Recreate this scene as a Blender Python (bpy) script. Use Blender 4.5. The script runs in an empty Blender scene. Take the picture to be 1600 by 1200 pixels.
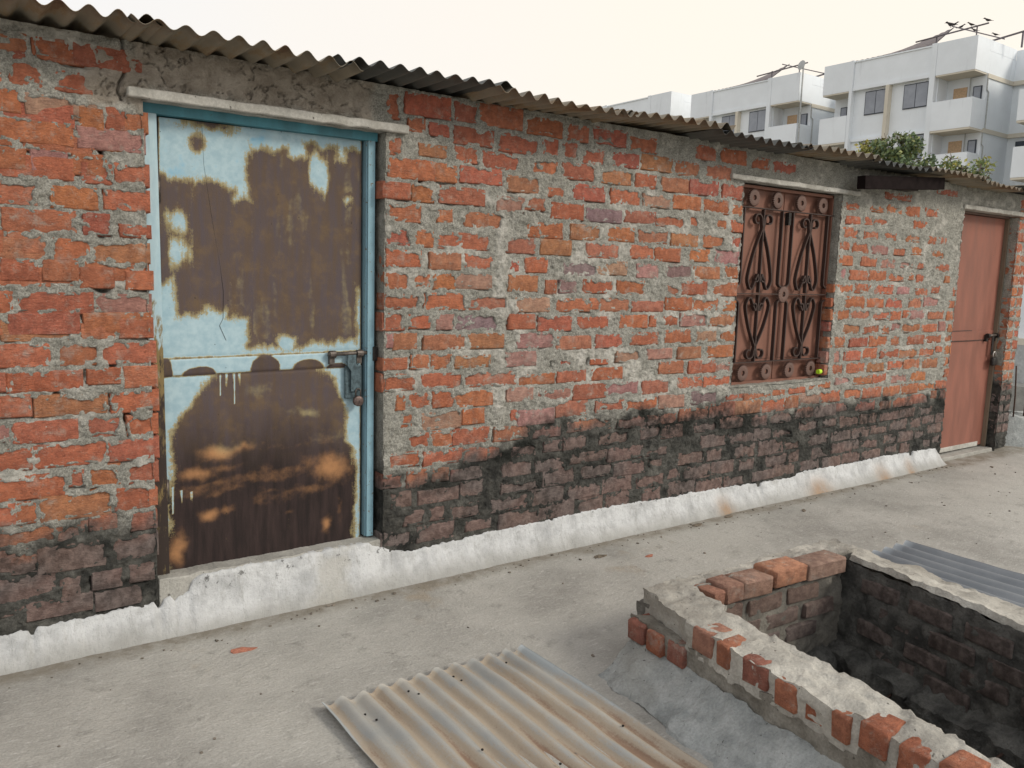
import bpy, bmesh, math, random
import numpy as np
from mathutils import Vector, Matrix
S = bpy.context.scene
COL = S.collection
# ------------------------------------------------------------------ camera
cam = bpy.data.cameras.new('camera'); cob = bpy.data.objects.new('camera', cam); COL.objects.link(cob)
cam.sensor_width = 36; cam.lens = 36*1270/1600; cam.clip_start = .05; cam.clip_end = 2000
Rw = Matrix(((0.815843, -0.577529, 0.029311), (0.055296, 0.128367, 0.990184), (-0.575623, -0.806214, 0.136663)))
cob.matrix_world = Matrix.Translation(Vector((-0.66872, -3.32381, 1.47413))) @ Rw.transposed().to_4x4()
S.camera = cob
# ------------------------------------------------------------------ sky, sun, exposure
SUN_EL, SUN_AZ = math.radians(33), math.radians(147)          # azimuth clockwise from +Y: the sun stands to the right, a little in front of the wall
W = bpy.data.worlds.new('World'); S.world = W; W.use_nodes = True
nt = W.node_tree; nt.nodes.clear()
wo = nt.nodes.new('ShaderNodeOutputWorld'); bg = nt.nodes.new('ShaderNodeBackground')
sk = nt.nodes.new('ShaderNodeTexSky'); sk.sky_type = 'NISHITA'; sk.sun_disc = False
sk.sun_elevation = SUN_EL; sk.sun_rotation = SUN_AZ; sk.air_density = 1.0; sk.dust_density = 6; sk.altitude = 200
mx = nt.nodes.new('ShaderNodeMix'); mx.data_type = 'RGBA'; mx.inputs[0].default_value = .88
tcw = nt.nodes.new('ShaderNodeTexCoord')
wn = nt.nodes.new('ShaderNodeTexNoise'); wn.inputs['Scale'].default_value = 1.6; wn.inputs['Detail'].default_value = 4
wr = nt.nodes.new('ShaderNodeValToRGB')                       # thin even cloud, greyer and creamier banks
wr.color_ramp.elements[0].position = .36; wr.color_ramp.elements[0].color = (9.15, 9.1, 9.1, 1)
wr.color_ramp.elements[1].position = .66; wr.color_ramp.elements[1].color = (10.4, 9.55, 8.35, 1)
dg = nt.nodes.new('ShaderNodeVectorMath'); dg.operation = 'DOT_PRODUCT'; dg.inputs[1].default_value = (.93, .30, .2)   # the hazy bright quarter of the sky
ad = nt.nodes.new('ShaderNodeMath'); ad.operation = 'MULTIPLY_ADD'; ad.inputs[1].default_value = .55; ad.inputs[2].default_value = .02
a2 = nt.nodes.new('ShaderNodeMath'); a2.operation = 'MULTIPLY_ADD'; a2.inputs[1].default_value = .25
nt.links.new(tcw.outputs['Generated'], dg.inputs[0]); nt.links.new(dg.outputs['Value'], ad.inputs[0]); nt.links.new(wn.outputs['Fac'], a2.inputs[0]); nt.links.new(ad.outputs[0], a2.inputs[2])
nt.links.new(tcw.outputs['Generated'], wn.inputs['Vector']); nt.links.new(a2.outputs[0], wr.inputs['Fac'])
nt.links.new(sk.outputs['Color'], mx.inputs['A']); nt.links.new(wr.outputs['Color'], mx.inputs['B'])
nt.links.new(mx.outputs['Result'], bg.inputs['Color']); bg.inputs['Strength'].default_value = .1
nt.links.new(bg.outputs[0], wo.inputs[0])
sl = bpy.data.lights.new('sun', 'SUN'); sl.energy = 1.7; sl.angle = math.radians(14); sl.color = (1, .93, .82)
so = bpy.data.objects.new('sun', sl); COL.objects.link(so)
sd = Vector((math.sin(SUN_AZ)*math.cos(SUN_EL), math.cos(SUN_AZ)*math.cos(SUN_EL), math.sin(SUN_EL)))
so.rotation_euler = sd.to_track_quat('Z', 'Y').to_euler()
S.view_settings.view_transform = 'Standard'; S.view_settings.look = 'None'
S.view_settings.exposure = .15; S.view_settings.gamma = 1; S.view_settings.use_curve_mapping = False
R_ = random.Random(7)
# ------------------------------------------------------------------ numpy noise
def _h(ix, iy, iz, seed):
    n = (ix.astype(np.int64)*374761393 + iy.astype(np.int64)*668265263 + iz.astype(np.int64)*1274126177 + seed*974711) & 0xffffffff
    n = ((n ^ (n >> 13))*1103515245) & 0xffffffff
    n = ((n ^ (n >> 16))*2246822519) & 0xffffffff
    return ((n ^ (n >> 15)) & 0xffff)/32767.5 - 1
def vn3(x, y, z, seed=0):
    x0, y0, z0 = np.floor(x), np.floor(y), np.floor(z)
    fx, fy, fz = x-x0, y-y0, z-z0
    fx = fx*fx*(3-2*fx); fy = fy*fy*(3-2*fy); fz = fz*fz*(3-2*fz)
    r = 0
    for a in (0, 1):
        for b in (0, 1):
            for c in (0, 1):
                r = r + (fx if a else 1-fx)*(fy if b else 1-fy)*(fz if c else 1-fz)*_h(x0+a, y0+b, z0+c, seed)
    return r
def vn2(x, y, seed=0):
    x0, y0 = np.floor(x), np.floor(y); fx, fy = x-x0, y-y0
    fx = fx*fx*(3-2*fx); fy = fy*fy*(3-2*fy); o = np.zeros(1)
    return ((1-fx)*(1-fy)*_h(x0, y0, o, seed) + fx*(1-fy)*_h(x0+1, y0, o, seed)
            + (1-fx)*fy*_h(x0, y0+1, o, seed) + fx*fy*_h(x0+1, y0+1, o, seed))
def fbm2(x, y, seed=0, oct=4, gain=.5):
    r = 0; a = 1; t = 0
    for i in range(oct):
        c, s = math.cos(.6*i+.3), math.sin(.6*i+.3)
        r = r + a*vn2((x*c-y*s)*2**i+17.3*i, (x*s+y*c)*2**i-9.1*i, seed+i); t += a; a *= gain
    return r/t
def sst(a, b, x):
    t = np.clip((x-a)/(b-a), 0, 1); return t*t*(3-2*t)
# ------------------------------------------------------------------ materials
class M:
    def __init__(s, name, rough=.9, metal=0, spec=.3):
        s.m = bpy.data.materials.new(name); s.m.use_nodes = True; s.t = s.m.node_tree
        s.b = s.t.nodes['Principled BSDF']; s.b.inputs['Roughness'].default_value = rough
        s.b.inputs['Metallic'].default_value = metal; s.b.inputs['Specular IOR Level'].default_value = spec
        s.g = s.t.nodes.new('ShaderNodeNewGeometry'); s.pos = s.g.outputs['Position']; s.hs = []
    def n(s, t, **k):
        x = s.t.nodes.new(t)
        for a, v in k.items(): setattr(x, a, v)
        return x
    def put(s, sock, v):
        if hasattr(v, 'is_linked') or hasattr(v, 'links'): s.t.links.new(v, sock)
        elif isinstance(v, (tuple, list)): sock.default_value = tuple(v)+(1,)*(4-len(v)) if len(sock.default_value) == 4 else tuple(v)
        else: sock.default_value = v
    def obj(s): return s.n('ShaderNodeTexCoord').outputs['Object']
    def map(s, v, scale=(1, 1, 1), rot=(0, 0, 0)):
        q = s.n('ShaderNodeMapping'); s.put(q.inputs['Vector'], v); q.inputs['Scale'].default_value = scale; q.inputs['Rotation'].default_value = rot; return q.outputs[0]
    def noise(s, scale, detail=4, rough=.55, v=None, dist=0):
        q = s.n('ShaderNodeTexNoise'); s.put(q.inputs['Vector'], v if v is not None else s.pos)
        q.inputs['Scale'].default_value = scale; q.inputs['Detail'].default_value = detail
        q.inputs['Roughness'].default_value = rough; q.inputs['Distortion'].default_value = dist; return q.outputs['Fac']
    def voro(s, scale, v=None, feature='F1', out='Distance'):
        q = s.n('ShaderNodeTexVoronoi', feature=feature); s.put(q.inputs['Vector'], v if v is not None else s.pos); q.inputs['Scale'].default_value = scale; return q.outputs[out]
    def rng(s, f, a, b, c=0., d=1.):
        q = s.n('ShaderNodeMapRange', interpolation_type='SMOOTHSTEP'); s.put(q.inputs[0], f)
        for i, v in enumerate((a, b, c, d)): q.inputs[i+1].default_value = v
        return q.outputs[0]
    def math(s, op, a, b=0.):
        q = s.n('ShaderNodeMath', operation=op); s.put(q.inputs[0], a); s.put(q.inputs[1], b); return q.outputs[0]
    def mix(s, f, a, b, mode='MIX'):
        q = s.n('ShaderNodeMix', data_type='RGBA', blend_type=mode); s.put(q.inputs[0], f); s.put(q.inputs['A'], a); s.put(q.inputs['B'], b); return q.outputs['Result']
    def attr(s, name, out='Color'):
        q = s.n('ShaderNodeAttribute', attribute_name=name); return q.outputs[out]
    def sep(s, c):
        q = s.n('ShaderNodeSeparateColor'); s.put(q.inputs[0], c); return q.outputs
    def xyz(s, v=None):
        q = s.n('ShaderNodeSeparateXYZ'); s.put(q.inputs[0], v if v is not None else s.pos); return q.outputs
    def col(s, c): s.put(s.b.inputs['Base Color'], c); return s
    def rough(s, c): s.put(s.b.inputs['Roughness'], c); return s
    def bump(s, h, dist=.004, st=1.):
        q = s.n('ShaderNodeBump'); q.inputs['Distance'].default_value = dist; q.inputs['Strength'].default_value = st
        s.put(q.inputs['Height'], h)
        if s.b.inputs['Normal'].links: s.t.links.new(s.b.inputs['Normal'].links[0].from_socket, q.inputs['Normal'])
        s.t.links.new(q.outputs[0], s.b.inputs['Normal']); return s

def m_brick():
    m = M('brick_clay'); t = m.attr('tint'); k = m.sep(m.attr('stain'))
    n1 = m.noise(28, 5, .6); n2 = m.noise(140, 4, .65); n3 = m.noise(9, 4, .6)
    c = m.mix(m.rng(n1, .3, .7), m.mix(1, t, (.72, .70, .72), 'MULTIPLY'), m.mix(1, t, (1.16, 1.2, 1.2), 'MULTIPLY'))
    c = m.mix(m.rng(n2, .56, .72, 0, .45), c, (.62, .40, .30))                      # grit in the clay
    c = m.mix(m.rng(n2, .32, .22, 0, .75), c, (.12, .045, .035))                    # pits
    c = m.mix(.05, c, (.42, .37, .32))
    c = m.mix(m.math('MULTIPLY', m.rng(m.noise(24, 6, .72), .50, .68, 0, .65), m.rng(n3, .42, .58)), c, (.52, .45, .38))
    c = m.mix(m.rng(n3, .56, .72, 0, .5), c, (.50, .44, .39))                      # mortar wash left on the face
    so = k[0]; bl = k[1]
    c2 = m.mix(m.rng(n1, .35, .65), (.135, .108, .10), (.255, .208, .192))
    c = m.mix(so, c, c2)
    c = m.mix(m.math('MULTIPLY', bl, m.rng(n1, .75, .3, .2, 1.)), c, (.018, .019, .017))
    m.col(c); s = m.map(m.pos, (1, 1, 2.4))
    m.bump(m.noise(60, 7, .72, s, .8), .02, 1.).bump(m.noise(330, 3, .6), .004, .8)
    cr = m.math('SUBTRACT', 1, m.rng(m.voro(26, m.map(m.pos, (.7, 1, 1.9)), 'DISTANCE_TO_EDGE'), 0, .035))
    m.bump(m.math('MULTIPLY', cr, m.rng(n1, .46, .6)), .006, -.9)
    return m.m
def m_mortar():
    m = M('cement_mortar'); k = m.sep(m.attr('stain'))
    n1 = m.noise(14, 6, .65); n2 = m.noise(160, 5, .7); n3 = m.noise(4.5, 4, .6)
    c = m.mix(m.rng(n1, .32, .68), (.37, .365, .325), (.55, .54, .49))
    c = m.mix(m.rng(n2, .35, .68, .0, 1.), m.mix(1, c, (.58, .58, .57), 'MULTIPLY'), m.mix(1, c, (1.22, 1.22, 1.21), 'MULTIPLY'))
    w = m.noise(7.5, 5, .62, m.map(m.pos, (1, 1, 1.6)))
    lm = m.math('MAXIMUM', m.rng(w, .57, .68, 0, .65), m.math('MULTIPLY', m.math('MULTIPLY', m.attr('lime', 'Fac'), m.rng(n1, .30, .6)), .85))
    c = m.mix(lm, c, (.68, .66, .60))                       # lime-rich patches
    c = m.mix(m.math('MULTIPLY', k[2], .8), c, m.mix(m.rng(n1, .3, .7), (.36, .30, .24), (.54, .47, .39)))
    c = m.mix(k[0], c, m.mix(m.rng(n1, .35, .7), (.026, .027, .025), (.115, .112, .10)))
    c = m.mix(m.math('MULTIPLY', k[1], .92), c, (.014, .016, .013))
    m.col(c); m.bump(m.noise(70, 7, .75), .022, 1.).bump(n2, .006, .9)
    return m.m
def m_concrete(name, lo, hi, sc=3., bump=.004, stain=None, streak=False):
    m = M(name); n1 = m.noise(sc, 7, .62); n2 = m.noise(110, 5, .65); n3 = m.noise(.9, 4, .6)
    c = m.mix(m.rng(n1, .3, .7), lo, hi)
    c = m.mix(m.rng(n2, .3, .7), m.mix(1, c, (.86, .86, .86), 'MULTIPLY'), m.mix(1, c, (1.1, 1.1, 1.1), 'MULTIPLY'))
    if stain: c = m.mix(m.rng(n3, .52, .7, 0, .6), c, stain)
    c = m.mix(m.rng(m.noise(60, 2, .5), .70, .74, 0, .8), c, (.07, .065, .055))      # dirt specks
    m.col(c); m.bump(m.noise(45, 6, .7), bump*1.6, .8).bump(n2, bump*.6, .6)
    return m.m
def m_floor():
    m = M('terrace_cement', .62, 0, .5); n1 = m.noise(2.1, 7, .62); n2 = m.noise(120, 4, .6); n3 = m.noise(.55, 5, .6); n4 = m.noise(9, 6, .7)
    c = m.mix(m.rng(n1, .3, .7), (.285, .278, .255), (.46, .45, .415))
    c = m.mix(m.rng(n3, .5, .68, 0, .65), c, (.48, .47, .43))
    c = m.mix(m.rng(n4, .54, .72, 0, .6), c, (.19, .185, .165))
    c = m.mix(m.rng(m.noise(70, 5, .7, m.map(m.pos, (.25, 1, 1), (0, 0, .6))), .54, .70, 0, .75), c, (.57, .56, .53))
    c = m.mix(m.rng(m.noise(45, 5, .7, m.map(m.pos, (.3, 1, 1), (0, 0, -.5))), .58, .74, 0, .55), c, (.20, .195, .18))                      # damp, trodden patches
    c = m.mix(m.rng(m.noise(1.3, 5, .65), .62, .74, 0, .55), c, (.33, .255, .165))    # rusty dust
    c = m.mix(m.rng(n2, .3, .7), m.mix(1, c, (.88, .88, .88), 'MULTIPLY'), m.mix(1, c, (1.1, 1.1, 1.1), 'MULTIPLY'))
    c = m.mix(m.rng(m.noise(34, 3, .6), .72, .76, 0, .8), c, (.09, .085, .07))
    dw = m.math('ADD', m.xyz()[1], m.math('MULTIPLY', m.math('SUBTRACT', m.noise(5, 5, .65), .5), .16))
    c = m.mix(m.math('MULTIPLY', m.rng(dw, -.22, -.10), m.rng(n4, .35, .6, .35, .9)), c, (.20, .175, .135))   # dirt swept against the wall
    wv = m.n('ShaderNodeTexWave', wave_type='RINGS', rings_direction='Z'); wv.inputs['Scale'].default_value = 11; wv.inputs['Distortion'].default_value = 9
    wv.inputs['Detail'].default_value = 4; wv.inputs['Detail Scale'].default_value = 1.5; m.put(wv.inputs['Vector'], m.map(m.pos, (1, 1, .1)))
    br = m.math('MULTIPLY', m.noise(150, 3, .6, m.map(m.pos, (.22, 1.2, 1), (0, 0, .5)), 1.2), m.rng(n1, .4, .6, .3, 1))
    m.col(c); m.bump(m.noise(22, 8, .75), .012, .8).bump(br, .005, .8).bump(m.math('MULTIPLY', wv.outputs['Fac'], m.rng(m.noise(1.2, 2), .56, .66)), .0015, .4).bump(n2, .002, .6)
    cr = m.math('SUBTRACT', 1, m.rng(m.voro(.8, m.map(m.pos, (1, 1, 0)), 'DISTANCE_TO_EDGE'), 0, .006))
    return m.m
def m_white():
    m = M('whitewash'); n1 = m.noise(9, 6, .65); n2 = m.noise(120, 4, .6); z = m.xyz()[2]
    c = m.mix(m.rng(n1, .28, .62), (.42, .43, .435), (.64, .655, .66))
    lo = m.math('ADD', z, m.math('MULTIPLY', m.math('SUBTRACT', m.noise(5, 5, .65), .5), .10))
    c = m.mix(m.rng(lo, .095, -.01, 0, .8), c, (.33, .325, .30))
    c = m.mix(m.rng(m.noise(2.2, 5, .6), .60, .70, 0, .6), c, (.40, .385, .34))
    c = m.mix(m.math('MULTIPLY', m.rng(m.noise(30, 4, .7), .60, .68, 0, .8), m.rng(z, .10, .17)), c, (.06, .06, .055))
    k = m.attr('stain'); c = m.mix(m.math('MULTIPLY', m.sep(k)[0], m.rng(n1, .25, .6, .3, 1)), c, (.36, .24, .15))
    c = m.mix(m.rng(m.noise(26, 6, .75, m.map(m.pos, (1, .35, .35))), .50, .72, 0, .6), c, (.30, .30, .285))
    m.col(c); m.bump(m.noise(60, 7, .75), .012, .9).bump(m.noise(160, 3, .6, m.map(m.pos, (1, .3, .3))), .003, .7)
    return m.m
def m_door_rust():
    m = M('rusted_blue_paint', .55, 0, .35); k = m.sep(m.attr('wear')); o = m.pos
    nf = m.noise(150, 5, .72); nm = m.noise(24, 5, .65); st = m.noise(34, 4, .6, m.map(o, (1, 1, .12)))
    paint = m.mix(m.rng(nm, .3, .7), (.28, .415, .48), (.38, .515, .565))
    paint = m.mix(m.rng(m.noise(6, 4, .6), .58, .70, 0, .8), paint, (.14, .36, .52))
    r = m.math('ADD', k[0], m.math('ADD', m.math('MULTIPLY', m.math('SUBTRACT', nf, .5), .85), m.math('MULTIPLY', m.math('SUBTRACT', nm, .5), .75)))
    brown = m.mix(m.rng(st, .3, .7), (.092, .062, .044), (.080, .062, .067))
    brown = m.mix(m.rng(m.noise(12, 5, .65), .46, .70, 0, .5), brown, (.155, .10, .045))
    deep = m.mix(m.rng(st, .3, .75), (.012, .0065, .006), (.036, .021, .019))
    brown = m.mix(k[2], brown, deep)
    sk_ = m.noise(60, 5, .75, m.map(o, (1.6, 1, .10))); r = m.math('ADD', r, m.math('MULTIPLY', m.math('SUBTRACT', sk_, .5), .5))
    fringe = m.mix(m.rng(nf, .35, .65), (.21, .15, .055), (.40, .37, .22))
    c = m.mix(m.rng(r, .26, .44), paint, fringe)
    c = m.mix(m.rng(r, .44, .72), c, brown)
    gl = m.mix(m.rng(k[2], .2, .8), (.46, .40, .20), (.40, .20, .085))
    c = m.mix(m.math('MULTIPLY', m.rng(m.math('ADD', k[1], m.math('MULTIPLY', m.math('SUBTRACT', nm, .5), .7)), .12, 1.05), .95), c, gl)
    c = m.mix(m.rng(m.noise(70, 2, .5), .74, .77), c, (.02, .015, .012))
    m.col(c); m.rough(m.rng(r, .3, .6, .45, .72)); m.bump(m.math('MULTIPLY', m.rng(r, .3, .5), nf), .0015, .6).bump(m.noise(5, 2), .01, .25)
    return m.m
def m_paint(name, col, wear=(.08, .05, .035), amt=.62, rough=.5, dirt=.3, stretch=(1, 1, .25)):
    m = M(name, rough, 0, .4); n = m.noise(60, 5, .7); n2 = m.noise(9, 5, .6, m.map(m.pos, stretch))
    c = m.mix(m.rng(n2, .3, .7), m.mix(1, col, (1-dirt,)*3, 'MULTIPLY'), col)
    c = m.mix(m.rng(n, amt, amt+.06, 0, .9), c, wear)
    m.col(c); m.rough(m.rng(n2, .3, .7, rough, rough+.2)); m.bump(n, .0012, .5); return m.m
def m_frame_left():
    m = M('left_frame_paint', .5, 0, .4); n = m.noise(40, 5, .7, m.map(m.pos, (1, 1, .25))); z = m.xyz()[2]
    r = m.math('ADD', m.math('MULTIPLY', n, .9), m.rng(z, 1.6, .7, 0, .42))
    c = m.mix(m.rng(n, .3, .7), (.33, .48, .55), (.42, .57, .62)); c = m.mix(m.rng(r, .56, .68), c, (.20, .15, .06)); c = m.mix(m.rng(r, .72, .86), c, (.03, .02, .016))
    m.col(c); m.bump(n, .001, .5); return m.m
def m_sheet(name, base, rust1, rust2, amt=.5, metal=.35, rough=.5, axis=(1, .12, 1)):
    m = M(name, rough, metal, .4); o = m.obj(); nf = m.noise(130, 5, .7, o); s = m.noise(16, 5, .62, m.map(o, axis)); b = m.noise(3.2, 5, .62, o)
    c = m.mix(m.rng(b, .3, .7), m.mix(1, base, (.72, .74, .76), 'MULTIPLY'), base)
    r = m.math('ADD', m.math('MULTIPLY', s, .62), m.math('MULTIPLY', b, .38)); r = m.math('ADD', r, m.math('MULTIPLY', m.math('SUBTRACT', nf, .5), .16))
    c = m.mix(m.rng(r, amt, amt+.07, 0, .85), c, rust1)
    c = m.mix(m.rng(r, amt+.06, amt+.14, 0, .9), c, rust2)
    c = m.mix(m.rng(m.noise(300, 3, .6, o), .62, .72, 0, .5), c, (.10, .085, .07))
    m.col(c); m.put(m.b.inputs['Metallic'], m.rng(r, amt, amt+.07, metal, 0)); m.rough(m.rng(r, amt-.1, amt+.1, rough, .85)); m.bump(nf, .001, .5).bump(b, .006, .4)
    return m.m
def m_plain(name, col, rough=.8, metal=0, var=.15, sc=12):
    m = M(name, rough, metal); n = m.noise(sc, 5, .6)
    m.col(m.mix(m.rng(n, .3, .7), tuple(x*(1-var) for x in col), tuple(min(1, x*(1+var)) for x in col))); m.bump(m.noise(sc*6, 4, .6), .001, .4); return m.m
def m_bwall(name, col):
    m = M(name, .85); n = m.noise(.7, 6, .65); st = m.noise(2.2, 5, .65, m.map(m.pos, (1, 1, .15)))
    c = m.mix(m.rng(n, .3, .7), tuple(x*.93 for x in col), col); c = m.mix(m.rng(st, .58, .75, 0, .45), c, tuple(x*.68 for x in col))
    m.col(c); return m.m
def m_leaf():
    m = M('leaf_green', .6, 0, .4); m.col(m.attr('tint')); m.put(m.b.inputs['Transmission Weight'], 0.); return m.m
def m_zinc():
    m = M('weathered_zinc', .7, 0, .25); o = m.obj(); x, y, z = m.xyz(o)[:3]; nf = m.noise(120, 5, .7, o); s = m.noise(9, 6, .66, m.map(o, (1, .10, 1))); b = m.noise(2.6, 5, .6, o)
    tr = m.math('COSINE', m.math('MULTIPLY', x, 2*math.pi/.0762))
    c = m.mix(m.rng(b, .3, .7), (.285, .295, .29), (.40, .38, .335))
    c = m.mix(m.rng(x, .77, .82, 0, .7), c, (.34, .39, .42)); c = m.mix(m.rng(x, .06, .01, 0, .7), c, (.34, .385, .41))
    r = m.math('ADD', m.math('ADD', s, m.math('MULTIPLY', b, .35)), m.math('ADD', m.math('MULTIPLY', tr, -.10), m.math('MULTIPLY', m.math('SUBTRACT', nf, .5), .22)))
    r = m.math('ADD', r, m.rng(y, .05, .9, -.10, .06))
    c = m.mix(m.rng(r, .52, .68, 0, .8), c, (.345, .28, .205)); c = m.mix(m.rng(r, .70, .86, 0, .85), c, (.20, .125, .085))
    c = m.mix(m.rng(m.noise(260, 3, .6, o), .60, .72, 0, .5), c, (.16, .13, .11))
    m.col(c); m.rough(m.rng(r, .5, .75, .62, .85)); m.bump(nf, .0015, .6).bump(b, .006, .4); return m.m
PITSIDE = m_concrete('dirty_joint_cement', (.20, .185, .155), (.37, .35, .305), 11, .014, (.16, .14, .11))
BRICK, MORTAR, FLOOR, WHITE = m_brick(), m_mortar(), m_floor(), m_white()
LINTEL = m_concrete('lintel_cement', (.33, .32, .285), (.54, .53, .49), 8, .003)
CEMENT = m_concrete('grey_cement', (.28, .275, .25), (.42, .41, .375), 6, .004)
PITTOP = m_concrete('worn_cement', (.33, .315, .28), (.54, .52, .465), 5, .008, (.22, .20, .17))
APRON = m_concrete('blue_grey_cement', (.30, .32, .315), (.52, .54, .53), 9, .014, (.36, .34, .29))
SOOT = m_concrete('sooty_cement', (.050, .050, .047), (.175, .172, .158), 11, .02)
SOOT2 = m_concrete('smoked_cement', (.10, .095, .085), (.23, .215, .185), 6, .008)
DOORR = m_door_rust()
BLUE = m_paint('blue_frame_paint', (.24, .41, .49), (.15, .10, .05), .60, .5, .35)
TEAL = m_paint('teal_frame_paint', (.08, .27, .34), (.10, .08, .05), .62, .5, .4)
BLACK = m_plain('dark_iron', (.035, .032, .03), .55, .5, .4, 60)
IRON = m_plain('worn_iron', (.11, .095, .085), .5, .6, .35, 60)
LOCKB = m_plain('padlock_brown', (.13, .095, .085), .45, .5, .3, 80)
HASP = m_plain('blue_grey_hasp', (.075, .11, .125), .5, .3, .4, 60)
PINK = m_paint('red_oxide_paint', (.275, .108, .075), (.10, .055, .04), .62, .5, .28)
SHUT = m_paint('shutter_brown', (.23, .105, .072), (.07, .035, .025), .64, .5, .3)
GRILL = m_paint('grille_brown', (.05, .029, .024), (.03, .02, .018), .6, .5, .3)
ROSE = m_paint('rosette_brown', (.145, .085, .068), (.06, .035, .03), .6, .5, .3)
ROOFB = m_sheet('rusty_roof_sheet', (.34, .295, .225), (.27, .20, .12), (.19, .12, .072), .48, .15, .7, (1, .2, 1))
ROOFD = m_sheet('dark_roof_sheet', (.135, .137, .125), (.15, .12, .09), (.10, .07, .05), .55, .15, .7, (1, .2, 1))
GI = m_zinc()
GREYS = m_sheet('grey_sheet', (.26, .28, .30), (.30, .27, .23), (.22, .19, .16), .62, .3, .5)
BOXM = m_plain('brown_steel', (.014, .010, .010), .95, 0, .25, 20); BOXM.node_tree.nodes['Principled BSDF'].inputs['Specular IOR Level'].default_value = .08
YEL = m_plain('yellow_green_plastic', (.45, .72, .03), .4, 0, .1, 60)
# ------------------------------------------------------------------ object helpers
def tag(o, label=None, cat=None, group=None, kind=None):
    if label: o['label'] = label
    if cat: o['category'] = cat
    if group: o['group'] = group
    if kind: o['kind'] = kind
    return o
def empty(name, loc=(0, 0, 0), parent=None):
    o = bpy.data.objects.new(name, None); o.location = loc; COL.objects.link(o); o.empty_display_size = .1
    if parent: o.parent = parent
    return o
def link(name, me, mat, parent=None):
    o = bpy.data.objects.new(name, me); COL.objects.link(o)
    if mat is not None and not me.materials: me.materials.append(mat)
    if parent is not None:
        o.parent = parent
        p = parent; off = Vector((0, 0, 0))
        while p: off += p.location; p = p.parent
        o.location = -off                      # meshes are written in world metres
    return o
def npmesh(name, V, F, attrs=None, smooth=True):
    """V (n,3), F (m,4) or (m,3) arrays"""
    V = np.asarray(V, np.float32); F = np.asarray(F, np.int32); k = F.shape[1]
    me = bpy.data.meshes.new(name); me.vertices.add(len(V)); me.vertices.foreach_set('co', V.ravel())
    me.loops.add(F.size); me.loops.foreach_set('vertex_index', F.ravel())
    me.polygons.add(len(F)); me.polygons.foreach_set('loop_start', np.arange(0, F.size, k, dtype=np.int32))
    me.polygons.foreach_set('loop_total', np.full(len(F), k, np.int32)); me.update(calc_edges=True)
    if smooth: me.polygons.foreach_set('use_smooth', np.ones(len(F), bool))
    for n, a in (attrs or {}).items():
        at = me.color_attributes.new(n, 'FLOAT_COLOR', 'POINT'); b = np.ones((len(V), 4), np.float32); b[:, :a.shape[1]] = a; at.data.foreach_set('color', b.ravel())
    me.validate(); return me
def gridF(nu, nv):
    i = np.arange(nu-1)[:, None]*nv + np.arange(nv-1)[None, :]
    return np.stack([i, i+nv, i+nv+1, i+1], -1).reshape(-1, 4)
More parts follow.
